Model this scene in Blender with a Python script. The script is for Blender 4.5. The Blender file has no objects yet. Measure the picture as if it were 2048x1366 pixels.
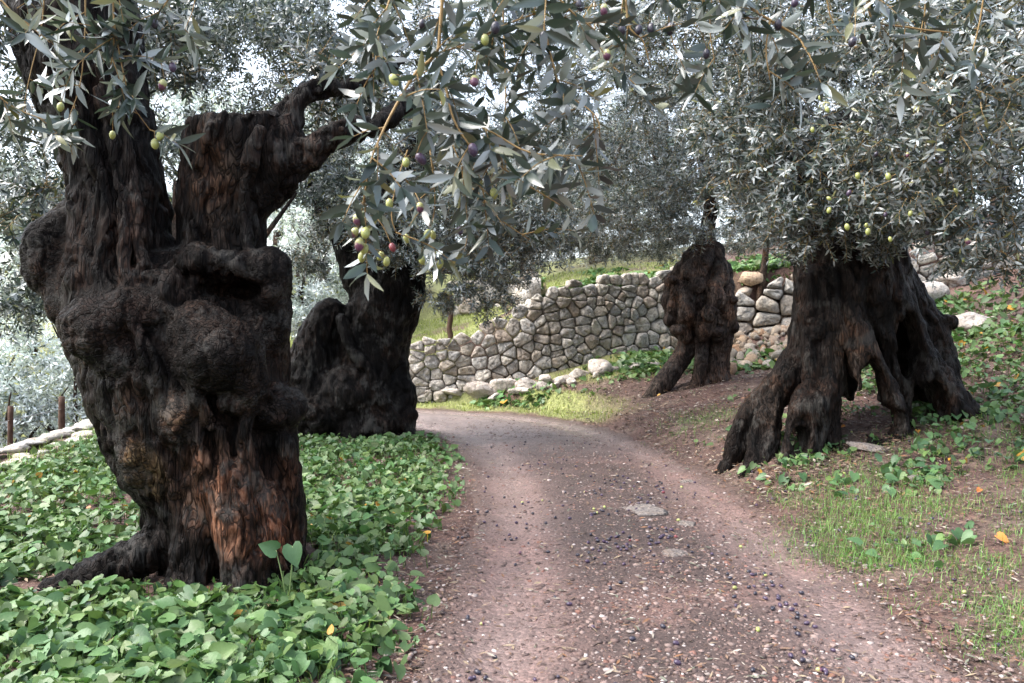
import bpy, math, time
import numpy as np
from mathutils import Vector, Matrix

T0 = time.time()
rng = np.random.default_rng(7)
R = math.radians
scene = bpy.context.scene
col = scene.collection

# ------------------------------------------------------------------ camera
CAM_H, F, HZ = 1.35, 1593.0, 655.0
cam_d = bpy.data.cameras.new("camera")
cam = bpy.data.objects.new("camera", cam_d)
col.objects.link(cam)
cam.location = (0, 0, CAM_H)
cam.rotation_euler = (R(90), 0, 0)
cam_d.sensor_width = 36.0
cam_d.lens = 36.0 * F / 2048.0
cam_d.shift_y = -(683 - HZ) / 2048.0
cam_d.clip_start, cam_d.clip_end = 0.05, 2000
cam_d.dof.use_dof = True
cam_d.dof.focus_distance = 4.6
cam_d.dof.aperture_fstop = 9.0
scene.camera = cam

# ------------------------------------------------------------------ light
SUN_EL = 55.0
world = bpy.data.worlds.new("World")
scene.world = world
world.use_nodes = True
wn, wl = world.node_tree.nodes, world.node_tree.links
wn.clear()
sky = wn.new("ShaderNodeTexSky")
sky.sky_type = 'NISHITA'
sky.sun_disc = False
sky.sun_elevation = R(SUN_EL)
sky.sun_rotation = R(-98)
sky.air_density, sky.dust_density, sky.ozone_density = 1.0, 4.0, 1.0
hsv = wn.new("ShaderNodeHueSaturation")
hsv.inputs["Saturation"].default_value = 0.6          # overcast: a pale sky
bg = wn.new("ShaderNodeBackground")
bg.inputs["Strength"].default_value = 0.15
wo = wn.new("ShaderNodeOutputWorld")
wl.new(sky.outputs[0], hsv.inputs["Color"])
wl.new(hsv.outputs[0], bg.inputs["Color"])
wl.new(bg.outputs[0], wo.inputs["Surface"])
sun_d = bpy.data.lights.new("sun", 'SUN')
sun_d.energy = 0.95
sun_d.angle = R(40)
sun_d.color = (1.0, 0.98, 0.95)
sun = bpy.data.objects.new("sun", sun_d)
col.objects.link(sun)
sd = Vector((-math.sin(R(98)) * math.cos(R(SUN_EL)), math.cos(R(98)) * math.cos(R(SUN_EL)), math.sin(R(SUN_EL))))
sun.rotation_euler = sd.to_track_quat('Z', 'Y').to_euler()
sun.location = (-8, 10, 20)
vs = scene.view_settings
vs.view_transform, vs.look, vs.gamma, vs.exposure = 'Standard', 'None', 1.0, 2.15
vs.use_curve_mapping = False
scene.render.engine = 'CYCLES'
cy = scene.cycles
cy.max_bounces, cy.diffuse_bounces, cy.glossy_bounces, cy.transmission_bounces = 4, 2, 2, 2
cy.transparent_max_bounces = 4
cy.caustics_reflective = cy.caustics_refractive = False
cy.use_denoising = True
try:
    cy.denoiser = 'OPENIMAGEDENOISE'
    cy.denoising_prefilter = 'ACCURATE'
except Exception:
    pass

# ------------------------------------------------------------------ helpers
def P(px, py, d):
    return np.array([(px - 1024.0) / F * d, d, CAM_H - (py - HZ) / F * d])

def _h(ix, iy, iz, seed):
    n = (ix * 374761393 + iy * 668265263 + iz * 2147483647 + seed * 1274126177) & 0xFFFFFFFF
    n = ((n ^ (n >> 13)) * 1274126177) & 0xFFFFFFFF
    n = n ^ (n >> 16)
    return (n & 0xFFFFFF).astype(np.float64) / 8388607.5 - 1.0

def vnoise(p, seed=0):
    i = np.floor(p).astype(np.int64)
    f = p - i
    f = f * f * (3 - 2 * f)
    x, y, z = i[:, 0], i[:, 1], i[:, 2]
    fx, fy, fz = f[:, 0], f[:, 1], f[:, 2]
    def L(a, b, t): return a + (b - a) * t
    c = [[[_h(x + a, y + b, z + c_, seed) for c_ in (0, 1)] for b in (0, 1)] for a in (0, 1)]
    return L(L(L(c[0][0][0], c[0][0][1], fz), L(c[0][1][0], c[0][1][1], fz), fy),
             L(L(c[1][0][0], c[1][0][1], fz), L(c[1][1][0], c[1][1][1], fz), fy), fx)

def fbm(p, seed=0, octv=3, gain=0.5):
    a, s, t = 1.0, 0.0, 0.0
    for o in range(octv):
        s = s + a * vnoise(p * (2.03 ** o), seed + o)
        t += a
        a *= gain
    return s / t

def n2(x, y, f, seed=0, octv=3):
    return fbm(np.stack([x * f, y * f, np.zeros_like(x) + 0.37], 1), seed, octv)

def sstep(a, b, x):
    t = np.clip((x - a) / (b - a), 0, 1)
    return t * t * (3 - 2 * t)

def nrm(v):
    return v / np.maximum(np.linalg.norm(v, axis=-1, keepdims=True), 1e-9)

def mesh_np(name, V, faces, mat=None, colors=None, smooth=False, loops=None):
    """faces: (n,k) int array, or a list of such arrays with different k"""
    me = bpy.data.meshes.new(name)
    V = np.asarray(V, dtype=np.float32)
    if not isinstance(faces, list):
        faces = [faces]
    faces = [np.asarray(f, dtype=np.int32) for f in faces if len(f)]
    idx = np.concatenate([f.ravel() for f in faces])
    tot = np.concatenate([np.full(len(f), f.shape[1], dtype=np.int32) for f in faces])
    start = np.concatenate([[0], np.cumsum(tot)[:-1]]).astype(np.int32)
    me.vertices.add(len(V)); me.vertices.foreach_set("co", V.ravel())
    me.loops.add(len(idx)); me.loops.foreach_set("vertex_index", idx)
    me.polygons.add(len(tot))
    me.polygons.foreach_set("loop_start", start)
    me.polygons.foreach_set("loop_total", tot)
    if smooth:
        me.polygons.foreach_set("use_smooth", np.ones(len(tot), dtype=bool))
    if colors is not None:
        at = me.color_attributes.new("Col", 'FLOAT_COLOR', 'POINT')
        C = np.ones((len(V), 4), dtype=np.float32); C[:, :3] = colors
        at.data.foreach_set("color", C.ravel())
    me.update(calc_edges=True)
    me.validate(clean_customdata=False)
    if mat is not None:
        me.materials.append(mat)
    return me

def link(name, me, parent=None, kind=None, label=None, cat=None, group=None):
    o = bpy.data.objects.new(name, me)
    col.objects.link(o)
    if parent is not None: o.parent = parent
    if kind: o["kind"] = kind
    if label: o["label"] = label
    if cat: o["category"] = cat
    if group: o["group"] = group
    return o

def thing(name, loc, label, cat, group=None, kind=None):
    o = bpy.data.objects.new(name, None)
    col.objects.link(o)
    o.location = [float(v) for v in loc]
    o.empty_display_size = 0.1
    o["label"] = label; o["category"] = cat
    if group: o["group"] = group
    if kind: o["kind"] = kind
    return o

# ------------------------------------------------------------------ materials
class NT:
    def __init__(s, name):
        s.m = bpy.data.materials.new(name)
        s.m.use_nodes = True
        s.t = s.m.node_tree
        s.t.nodes.clear()
        s.out = s.n("ShaderNodeOutputMaterial")
    def n(s, typ, **kw):
        nd = s.t.nodes.new(typ)
        for k, v in kw.items():
            if k.startswith("i_"): nd.inputs[k[2:].replace("_", " ")].default_value = v
            else: setattr(nd, k, v)
        return nd
    def l(s, a, b): s.t.links.new(a, b)
    def noise(s, vec, scale, detail=4, rough=0.6):
        nd = s.n("ShaderNodeTexNoise", i_Scale=scale, i_Detail=detail, i_Roughness=rough)
        if vec is not None: s.l(vec, nd.inputs["Vector"])
        return nd.outputs["Fac"]
    def ramp(s, fac, stops):
        nd = s.n("ShaderNodeValToRGB")
        cr = nd.color_ramp
        while len(cr.elements) < len(stops): cr.elements.new(0.5)
        for e, (p, c) in zip(cr.elements, stops):
            e.position = p; e.color = (*c, 1) if len(c) == 3 else c
        s.l(fac, nd.inputs["Fac"])
        return nd.outputs["Color"]
    def mix(s, fac, a, b, mode='MIX'):
        nd = s.n("ShaderNodeMix", data_type='RGBA', blend_type=mode)
        for sock, v in ((nd.inputs[0], fac), (nd.inputs[6], a), (nd.inputs[7], b)):
            if hasattr(v, "is_output"): s.l(v, sock)
            elif isinstance(v, (int, float)): sock.default_value = v
            else: sock.default_value = (*v, 1)
        return nd.outputs[2]
    def math(s, op, a, b=0.0):
        nd = s.n("ShaderNodeMath", operation=op)
        for sock, v in ((nd.inputs[0], a), (nd.inputs[1], b)):
            if hasattr(v, "is_output"): s.l(v, sock)
            else: sock.default_value = v
        return nd.outputs[0]
    def coord(s, scale=(1, 1, 1), which="Object"):
        tc = s.n("ShaderNodeTexCoord")
        mp = s.n("ShaderNodeMapping")
        mp.inputs["Scale"].default_value = scale
        s.l(tc.outputs[which], mp.inputs["Vector"])
        return mp.outputs[0]
    def bump(s, h, strength, dist, nor=None):
        nd = s.n("ShaderNodeBump", i_Strength=strength, i_Distance=dist)
        s.l(h, nd.inputs["Height"])
        if nor is not None: s.l(nor, nd.inputs["Normal"])
        return nd.outputs[0]
    def bsdf(s, color, rough=0.7, normal=None, spec=0.4, link=True):
        b = s.n("ShaderNodeBsdfPrincipled")
        for k, v in (("Base Color", color), ("Roughness", rough), ("Specular IOR Level", spec)):
            if hasattr(v, "is_output"): s.l(v, b.inputs[k])
            elif isinstance(v, (int, float)): b.inputs[k].default_value = v
            else: b.inputs[k].default_value = (*v, 1)
        if normal is not None: s.l(normal, b.inputs["Normal"])
        if link: s.l(b.outputs[0], s.out.inputs["Surface"])
        return b
    def attr(s, name="Col"):
        return s.n("ShaderNodeAttribute", attribute_name=name).outputs["Color"]

def mat_leaf(name, use_attr=True, base=(0.07, 0.1, 0.06), rough=0.42, trans=0.22, spots=False, spec=0.5, vary=None):
    t = NT(name)
    if use_attr:
        c = t.attr()
    else:
        oi = t.n("ShaderNodeObjectInfo")
        c = t.ramp(oi.outputs["Random"], vary)
    v = t.coord()
    nz = t.noise(v, 60 if use_attr else 9, 2)
    c = t.mix(0.25, c, t.mix(nz, (0.35, 0.35, 0.35), (1.6, 1.6, 1.6)), 'MULTIPLY') if spots else c
    nor = None
    if spots:
        nor = t.bump(nz, 0.4, 0.004)
    b = t.bsdf(c, rough, nor, spec, link=False)
    tr = t.n("ShaderNodeBsdfTranslucent")
    t.l(t.mix(1.0, c, (1.2, 1.3, 0.85), 'MULTIPLY'), tr.inputs["Color"])
    mx = t.n("ShaderNodeMixShader")
    mx.inputs[0].default_value = trans
    t.l(b.outputs[0], mx.inputs[1]); t.l(tr.outputs[0], mx.inputs[2])
    t.l(mx.outputs[0], t.out.inputs["Surface"])
    return t.m

M_LEAF = mat_leaf("olive_leaf", True, rough=0.28, spec=.7, trans=.14)
OLIVE_VARY = [(0.0, (0.022, 0.036, 0.027)), (0.35, (0.042, 0.064, 0.052)), (0.6, (0.07, 0.098, 0.088)),
              (0.70, (0.20, 0.235, 0.235)), (0.90, (0.34, 0.38, 0.38)), (0.95, (0.17, 0.17, 0.075)), (1.0, (0.1, 0.12, 0.09))]  # pale stops serve silver undersides and painted sky glints
M_LEAF_ONE = mat_leaf("olive_leaf_near", False, rough=0.28, vary=OLIVE_VARY, trans=0.12, spec=.7)
M_ARUM = mat_leaf("arum_leaf", True, spec=.35, rough=0.42, spots=True, trans=0.2)
ARUM_VARY = [(0.0, (0.045, 0.10, 0.04)), (0.4, (0.07, 0.14, 0.058)), (0.8, (0.095, 0.18, 0.07)), (1.0, (0.14, 0.22, 0.07))]
M_ARUM_ONE = mat_leaf("arum_leaf_near", False, spec=.35, rough=0.42, vary=ARUM_VARY, spots=True, trans=0.2)
M_GRASS = mat_leaf("grass_blade", True, rough=0.5, trans=0.3)
M_LITTER = mat_leaf("dry_leaf", True, rough=0.6, trans=0.05)

def mat_bark(name, dark, mid, light, zs=0.22, wet=0.4):
    t = NT(name)
    v, vi = t.coord((1, 1, zs)), t.coord()
    an = t.n("ShaderNodeAttribute", attribute_name="Col")
    at, knot = an.outputs["Color"], an.outputs["Alpha"]
    def layer(vec, vs):
        big, fine = t.noise(vec, 11, 4, 0.6), t.noise(vec, 55, 6, 0.75)
        vor = t.n("ShaderNodeTexVoronoi", feature='DISTANCE_TO_EDGE', i_Scale=vs); 
        wv = t.n("ShaderNodeVectorMath", operation='ADD')
        nz = t.n("ShaderNodeTexNoise", i_Scale=8.0, i_Detail=2.0); t.l(vec, nz.inputs["Vector"])
        sc = t.n("ShaderNodeVectorMath", operation='SCALE'); sc.inputs["Scale"].default_value = .28
        t.l(nz.outputs["Color"], sc.inputs[0]); t.l(vec, wv.inputs[0]); t.l(sc.outputs[0], wv.inputs[1])
        t.l(wv.outputs[0], vor.inputs["Vector"])
        crack = t.math('MINIMUM', t.math('MULTIPLY', vor.outputs["Distance"], 1.6), .22)
        h = t.math('ADD', t.math('ADD', t.math('MULTIPLY', big, .7), t.math('MULTIPLY', fine, .6)), crack)
        return big, fine, h
    b1, f1, h1 = layer(v, 24.0)
    b2, f2, h2 = layer(vi, 26.0)
    def mixf(a_, b_):
        m = t.n("ShaderNodeMix"); t.l(knot, m.inputs[0]); t.l(a_, m.inputs[2]); t.l(b_, m.inputs[3]); return m.outputs[0]
    h = mixf(h1, h2); fine = mixf(f1, f2)
    iso = t.noise(vi, 4.5, 4, 0.6)
    c = t.ramp(t.math('MULTIPLY', h, .75), [(0.46, dark), (0.58, mid), (0.66, (mid[0] * 2.2, mid[1] * 2.0, mid[2] * 1.85)), (0.80, light)])  # crevice shade and ridge highlights put into the colour by bump height
    tint = t.ramp(t.noise(vi, 2.3, 3, .6), [(.38, (.6, .6, .64)), (.5, (1, 1, 1)), (.6, (1.7, 1.3, 1.05)), (.7, (1.25, 1.2, 1.15))])
    c = t.mix(1.0, c, tint, 'MULTIPLY')
    lich = t.ramp(t.math('MULTIPLY', iso, t.math('ADD', fine, 0.42)), [(0.50, (0, 0, 0)), (0.60, (1, 1, 1))])
    c = t.mix(1.0, c, at, 'MULTIPLY')
    c = t.mix(t.math('MULTIPLY', lich, .55), c, (0.060, 0.058, 0.053))
    ro = t.ramp(fine, [(0.3, (.34, .34, .34)), (0.7, (0.7, 0.7, 0.7))])
    t.bsdf(c, ro, t.bump(h, 1.0, 0.02), 0.10)
    return t.m
M_BARK = mat_bark("olive_bark", (0.004, 0.003, 0.0026), (0.015, 0.0115, 0.0095), (0.15, 0.128, 0.112))
M_BARK2 = mat_bark("olive_bark_brown", (0.005, 0.004, 0.0032), (0.024, 0.0185, 0.0155), (0.14, 0.12, 0.105))

def mat_plain(name, color, rough=0.6, spec=0.4, noise=None):
    t = NT(name)
    c = color
    if noise:
        c = t.ramp(t.noise(t.coord(), noise[0], 4), [(0.3, color), (0.7, noise[1])])
    t.bsdf(c, rough, None, spec)
    return t.m
M_TWIG = mat_plain("twig_bark", (0.20, 0.125, 0.045), 0.6, 0.3, (30, (0.30, 0.20, 0.08)))
M_TWIG_D = mat_plain("twig_grey", (0.05, 0.042, 0.034), 0.8, 0.2, (20, (0.12, 0.1, 0.08)))
M_POST = mat_plain("post_wood", (0.045, 0.026, 0.018), 0.8, 0.2, (18, (0.10, 0.06, 0.045)))
M_GRASS_STALK = mat_plain("leaf_stalk", (.16, .22, .08), .5, .4)
M_WIRE = mat_plain("wire", (0.3, 0.3, 0.3), 0.5, 0.5)

def mat_stone(name, stops, bump=0.8, scale=6.0, attr=False):
    t = NT(name)
    oi = t.n("ShaderNodeObjectInfo")
    tc = t.n("ShaderNodeTexCoord")
    off = t.n("ShaderNodeVectorMath", operation='ADD')
    sc = t.n("ShaderNodeVectorMath", operation='SCALE'); sc.inputs["Scale"].default_value = 37.0
    cb = t.n("ShaderNodeCombineXYZ")
    for k in range(3): t.l(oi.outputs["Random"], cb.inputs[k])
    t.l(cb.outputs[0], sc.inputs[0])
    t.l(tc.outputs["Object"], off.inputs[0]); t.l(sc.outputs[0], off.inputs[1])
    v = off.outputs[0]
    base = t.attr() if attr else t.ramp(oi.outputs["Random"], stops)
    a = t.noise(v, scale, 5, 0.65)
    b = t.noise(v, scale * 4.5, 5, 0.7)
    vor = t.n("ShaderNodeTexVoronoi", i_Scale=scale * 2.2); t.l(v, vor.inputs["Vector"])
    c = t.mix(t.ramp(a, [(0.35, (0, 0, 0)), (0.68, (1, 1, 1))]), base, t.mix(1.0, base, (1.5, 1.42, 1.3), 'MULTIPLY'))
    c = t.mix(t.ramp(b, [(0.30, (1, 1, 1)), (0.5, (0, 0, 0))]), c, t.mix(1.0, c, (0.28, 0.25, 0.23), 'MULTIPLY'))
    rust = t.ramp(t.noise(v, scale * 0.8, 3), [(0.56, (0, 0, 0)), (0.70, (1, 1, 1))])
    c = t.mix(t.math('MULTIPLY', rust, 0.3), c, (0.28, 0.18, 0.11))
    h = t.math('ADD', t.math('ADD', a, t.math('MULTIPLY', b, 0.45)), t.math('MULTIPLY', vor.outputs["Distance"], 0.5))
    t.bsdf(c, 0.85, t.bump(h, bump, 0.05), 0.25)
    return t.m
STOPS = [(0.0, (0.26, 0.25, 0.235)), (0.25, (0.36, 0.35, 0.335)), (0.45, (0.30, 0.30, 0.295)), (0.6, (0.33, 0.30, 0.26)),
         (0.75, (0.42, 0.41, 0.385)), (0.88, (0.25, 0.215, 0.185)), (1.0, (0.30, 0.29, 0.27))]
M_STONE = mat_stone("wall_limestone", STOPS)
M_ROCK = mat_stone("pale_rock", [(0.0, (0.33, 0.305, 0.285)), (0.5, (0.41, 0.385, 0.36)), (1.0, (0.27, 0.245, 0.23))], 1.0, 5.0)
M_RUBBLE = mat_stone("rubble_stone", [(0.0, (0.33, 0.25, 0.18)), (0.4, (0.38, 0.32, 0.26)), (0.7, (0.30, 0.285, 0.26)), (1.0, (0.34, 0.21, 0.13))], 0.6, 9.0)
M_BEDROCK = mat_stone("bedrock", [(0.0, (0.16, 0.14, 0.133)), (1.0, (0.20, 0.183, 0.175))], 0.9, 12.0)

def mat_ground(name, rough_lo, rough_hi, fine_scale, bump):
    t = NT(name)
    at = t.attr()
    wet = t.n("ShaderNodeAttribute", attribute_name="Col").outputs["Alpha"]
    v = t.coord()
    a = t.noise(v, 3.2, 5, 0.6)
    b = t.noise(v, fine_scale, 6, 0.75)
    vor = t.n("ShaderNodeTexVoronoi", i_Scale=fine_scale * 1.1); t.l(v, vor.inputs["Vector"])
    cellc = t.ramp(vor.outputs["Color"], [(0.0, (0.45, 0.43, 0.42)), (0.5, (1, 1, 1)), (0.9, (1.5, 1.45, 1.4)), (1.0, (2.2, 2.1, 2.0))])
    c = t.mix(0.75, at, t.ramp(b, [(0.25, (0.35, 0.33, 0.32)), (0.55, (1, 1, 1)), (0.8, (1.9, 1.85, 1.75))]), 'MULTIPLY')
    c = t.mix(0.5, c, t.mix(1.0, c, cellc, 'MULTIPLY'))
    c = t.mix(0.6, c, t.ramp(a, [(0.3, (0.62, 0.6, 0.6)), (0.7, (1.35, 1.3, 1.28))]), 'MULTIPLY')
    h = t.math('ADD', t.math('MULTIPLY', b, 0.8), t.math('MULTIPLY', t.math('SUBTRACT', 1.0, vor.outputs["Distance"]), 0.7))
    ro = t.n("ShaderNodeMapRange"); ro.inputs["To Min"].default_value = rough_hi; ro.inputs["To Max"].default_value = rough_lo
    t.l(t.math('MULTIPLY', wet, t.math('ADD', a, 0.45)), ro.inputs["Value"])
    t.bsdf(c, ro.outputs[0], t.bump(h, bump, 0.02), 0.45)
    return t.m
M_GROUND = mat_ground("red_soil", 0.5, 0.95, 34, 0.8)
M_PATH = mat_ground("gravel_track", 0.24, 0.8, 42, 0.6)

# ------------------------------------------------------------------ terrain
TRACK = np.array([(.72, -60), (.72, 0), (.72, 3), (.78, 4.8), (.72, 7.3), (.38, 9.5), (-.2, 10.9), (-1.1, 11.75), (-2.5, 12.25), (-5, 12.6), (-9, 12.8), (-60, 13.5)], float)
def smooth_poly(pts, n=6):
    out = []
    q = np.vstack([pts[0] * 2 - pts[1], pts, pts[-1] * 2 - pts[-2]])
    for i in range(1, len(q) - 2):
        for k in range(n):
            t = k / n
            out.append(0.5 * ((2 * q[i]) + (-q[i - 1] + q[i + 1]) * t + (2 * q[i - 1] - 5 * q[i] + 4 * q[i + 1] - q[i + 2]) * t * t
                              + (-q[i - 1] + 3 * q[i] - 3 * q[i + 1] + q[i + 2]) * t ** 3))
    out.append(q[-2])
    return np.array(out)
TRK = np.vstack([TRACK[:1], smooth_poly(TRACK[1:-1], 5), TRACK[-1:]])

def poly_sd(x, y, poly):
    """distance to a polyline, signed: positive on its right-hand side"""
    best = np.full(x.shape, 1e9); sg = np.ones(x.shape)
    for (ax, ay), (bx, by) in zip(poly[:-1], poly[1:]):
        dx, dy = bx - ax, by - ay
        t = np.clip(((x - ax) * dx + (y - ay) * dy) / (dx * dx + dy * dy), 0, 1)
        ex, ey = x - (ax + t * dx), y - (ay + t * dy)
        d = ex * ex + ey * ey
        m = d < best
        best = np.where(m, d, best)
        sg = np.where(m, np.sign(-(dx * ey - dy * ex)), sg)
    return np.sqrt(best) * np.where(sg == 0, 1, sg)

WALL = np.array([(-9, 13.9), (-2.6, 13.75), (0.25, 13.75), (2.9, 14.35), (4.6, 13.9), (6.2, 13.3), (9.5, 12.2), (14, 10.5), (40, 2)], float)
WALL_B = np.array([(-9, 17.4), (-1.2, 17.2), (0.1, 16.2), (0.35, 13.95)], float)
EDGE = np.array([(-4.4, -40), (-4.9, 6.0), (-5.35, 9.2), (-5.75, 11.2), (-6.0, 12.4), (-6.3, 13.6), (-7.5, 17), (-12, 26), (-40, 60)], float)

def wall_top(x):
    return np.interp(x, [-9, -2.6, -0.9, -0.2, 0.5, 1.2, 2.9, 6, 9.5, 14, 40], [0.6, 0.95, 1.25, 1.55, 2.0, 2.2, 2.42, 2.65, 3.1, 3.3, 4])

def terrain(x, y, detail=True):
    x = np.asarray(x, float).ravel(); y = np.asarray(y, float).ravel()
    s = poly_sd(x, y, TRK)
    a = np.abs(s)
    z = 0.025 * np.exp(-(s / 0.35) ** 2) - 0.035 * np.exp(-((a - 0.78) / 0.2) ** 2)
    sl = np.interp(y, [0, 4, 6.5, 8, 10, 16], [0.06, 0.10, 0.19, 0.22, 0.33, 0.33])
    r = np.clip(s - 1.05, 0, 9)
    bank = sl * r + 0.10 * sstep(1.1, 1.55, s) * sstep(5.2, 7.0, y) * sstep(11.8, 11.0, y)
    bank = np.where(y > 8.5, bank - .10 * np.clip(r, 0, 3.2) * sstep(8.5, 10.5, y) + .06 * np.maximum(r - 3.2, 0) * sstep(8.5, 10.5, y), bank)
    far = np.minimum(bank, 2.0 + 0.12 * r)
    # grass strip beside the bend stays low, then a ledge of rocks
    north = sstep(10.6, 12.2, y) * sstep(4.0, 1.6, x)
    low = 0.10 * r + 0.22 * sstep(0.62, 0.85, r) + 0.24 * np.maximum(r - 0.85, 0)
    low = np.minimum(low, 0.03 + bank * 1.0 + 0.25)
    z = z + far * (1 - north) + low * north
    z = z + 0.05 * sstep(1.05, 1.6, -s)
    # behind the walls
    w = -poly_sd(x, y, WALL)
    top = wall_top(x) - 0.15
    zb = top + 0.18 * np.clip(w - 0.3, 0, 5.5) * sstep(0.0, 1.5, w)
    stepm = sstep(0.10, 0.26, w)
    z = np.where(w > 0, z * (1 - stepm) + np.maximum(zb, z) * stepm, z)
    wb = -poly_sd(x, y, WALL_B)
    mb = (x < 0.6) & (wb > 0) & (w > 0.3)
    zb2 = 2.1 + 0.2 * np.clip(wb, 0, 3)
    stepb = sstep(0.1, 0.26, wb)
    z = np.where(mb, z * (1 - stepb) + np.maximum(zb2, z) * stepb, z)
    # the hillside climbs behind, the valley falls away to the left
    z = z + 0.07 * np.maximum(y - 20, 0) * sstep(-12, 6, x) * np.where(y < 120, 1, 120 / np.maximum(y, 1))
    e = -poly_sd(x, y, EDGE)
    el = np.maximum(e, 0)
    fall = sstep(0.12, 0.5, el) * 1.7 + 0.16 * np.minimum(el, 45)
    z = z - fall * sstep(-4.5, -5.6, x)
    if detail:
        off = sstep(0.95, 1.3, a)
        z = z + 0.05 * off * n2(x, y, 1.3, 3) + 0.034 * off * n2(x, y, 4.0, 5) + 0.016 * off * n2(x, y, 11.0, 6, 2) + 0.006 * n2(x, y, 9.0, 8, 2)
    return z

def TZ(x, y):
    return float(terrain(np.array([x]), np.array([y]))[0])

def ground_at(px, py, d0=2.0, d1=40.0):
    """first depth at which the ray through a pixel meets the ground"""
    d = np.linspace(d0, d1, 1500)
    X = (px - 1024) / F * d; Z = CAM_H - (py - HZ) / F * d
    k = np.argmax(terrain(X, d) >= Z)
    return np.array([X[k], d[k], terrain(X[k:k + 1], d[k:k + 1])[0]])

def axis(lo, hi, fine, far_lo, far_hi, g=1.13):
    a = list(np.arange(lo, hi, fine))
    st, v = fine, a[-1]
    while v < far_hi:
        st *= g; v += st; a.append(v)
    st, v = fine, a[0]
    while v > far_lo:
        st *= g; v -= st; a.insert(0, v)
    return np.array(a)
gx = axis(-4.5, 5.5, 0.056, -500, 500)
gy = axis(2.0, 15.5, 0.06, -60, 900)
GX, GY = np.meshgrid(gx, gy, indexing='ij')
gz = terrain(GX, GY)
nx, ny = GX.shape
I = np.arange(nx * ny).reshape(nx, ny)
quads = np.stack([I[:-1, :-1], I[1:, :-1], I[1:, 1:], I[:-1, 1:]], -1).reshape(-1, 4)
gxr, gyr = GX.ravel(), GY.ravel()
S_ = poly_sd(gxr, gyr, TRK)
SOIL, DARK = np.array([.105, .060, .048]), np.array([.070, .045, .037])
GREEN, LITT = np.array([.21, .235, .085]), np.array([.155, .115, .09])
def blend(c, d, m): return c * (1 - m[:, None]) + d * m[:, None]
def far_grass(x, y, s):
    a = sstep(0.02, 0.16, s - 1.1) * sstep(1.0, 0.82, s - 1.1) * sstep(10.4, 11.6, y) * sstep(2.2, 1.0, x)
    b = sstep(1.1, 1.4, s - 1.1) * sstep(12.2, 12.8, y) * sstep(4.3, 3.0, x)
    c = sstep(0.3, 0.6, -poly_sd(x, y, WALL)) * sstep(1.2, 0.0, x)
    return np.clip(a + b * 0.75 + c, 0, 1) * sstep(-0.45, 0.1, n2(x, y, 1.6, 21))
gc = np.tile(SOIL, (len(gxr), 1))
gc = blend(gc, DARK, sstep(-.1, .35, n2(gxr, gyr, 1.1, 11)) * 0.7)
gc = blend(gc, LITT, sstep(.05, .4, n2(gxr, gyr, 2.3, 15)) * 0.75)
fg = far_grass(gxr, gyr, S_)
gc = blend(gc, GREEN, fg)
valley = sstep(-6, -9, gxr) + sstep(15, 22, gyr)
gc = blend(gc, np.array([.16, .18, .075]), np.clip(valley, 0, 1) * sstep(-.3, .2, n2(gxr, gyr, .6, 31)))
wetg = np.clip(0.25 + 0.3 * n2(gxr, gyr, .8, 41), 0, 1)
ground_me = mesh_np("ground", np.stack([gxr, gyr, gz], 1), quads, M_GROUND, gc, True)
def set_alpha(me, a):
    at = me.color_attributes["Col"]
    C = np.empty(len(me.vertices) * 4, dtype=np.float32); at.data.foreach_get("color", C)
    C = C.reshape(-1, 4); C[:, 3] = a; at.data.foreach_set("color", C.ravel())
set_alpha(ground_me, wetg)
link("ground", ground_me, kind="structure", label="red soil slope and terraces of the grove")

# the track, a sheet whose ragged rims dive under the soil
tp = TRK[(TRK[:, 1] > -1) & (TRK[:, 0] > -4.6)]
seg = np.concatenate([[0], np.cumsum(np.linalg.norm(np.diff(tp, axis=0), axis=1))])
tt = np.arange(0, seg[-1], 0.045)
cxs, cys = np.interp(tt, seg, tp[:, 0]), np.interp(tt, seg, tp[:, 1])
k = np.ones(15) / 15
cxs = np.convolve(np.pad(cxs, 7, 'edge'), k, 'valid'); cys = np.convolve(np.pad(cys, 7, 'edge'), k, 'valid')
tx, ty = np.gradient(cxs), np.gradient(cys)
ln = np.hypot(tx, ty); nxv, nyv = ty / ln, -tx / ln
ss = np.linspace(-1.32, 1.32, 60)
PX = cxs[:, None] + nxv[:, None] * ss[None]; PY = cys[:, None] + nyv[:, None] * ss[None]
pxr, pyr = PX.ravel(), PY.ravel()
sr = np.tile(ss, len(tt))
edge = 1.10 + 0.13 * n2(pxr, pyr, 1.7, 51) + 0.06 * n2(pxr, pyr, 6, 53)
pz = terrain(pxr, pyr) + 0.012 - 0.06 * sstep(-0.06, 0.12, np.abs(sr) - edge)
I = np.arange(len(pxr)).reshape(PX.shape)
pq = np.stack([I[:-1, :-1], I[:-1, 1:], I[1:, 1:], I[1:, :-1]], -1).reshape(-1, 4)
rut = np.exp(-((np.abs(sr) - 0.76) / 0.24) ** 2)
ruts = rut * np.clip(0.75 + 0.8 * n2(pxr, pyr, 1.0, 57), 0, 1.2)
pc = np.tile(np.array([.120, .080, .073]), (len(pxr), 1))
pc = blend(pc, np.array([.20, .112, .092]), sstep(-.2, .4, n2(pxr, pyr, 1.2, 61)) * .7)
pc = blend(pc, np.array([.052, .037, .033]), (1 - np.clip(rut * 1.25, 0, 1)) * sstep(-.7, .0, n2(pxr, pyr, 1.5, 65)) * .9)
pc = blend(pc, np.array([.235, .182, .17]), np.clip(ruts, 0, 1) * .75)  # ruts paled in colour to imitate their wet reflection
pc = blend(pc, np.array([.27, .23, .22]), sstep(7.5, 10.5, pyr) * .7)  # distant stretch paled too, a painted wet sheen
pc = blend(pc, np.array([.10, .066, .054]), sstep(.85, 1.12, np.abs(sr)) * .85)
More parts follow.
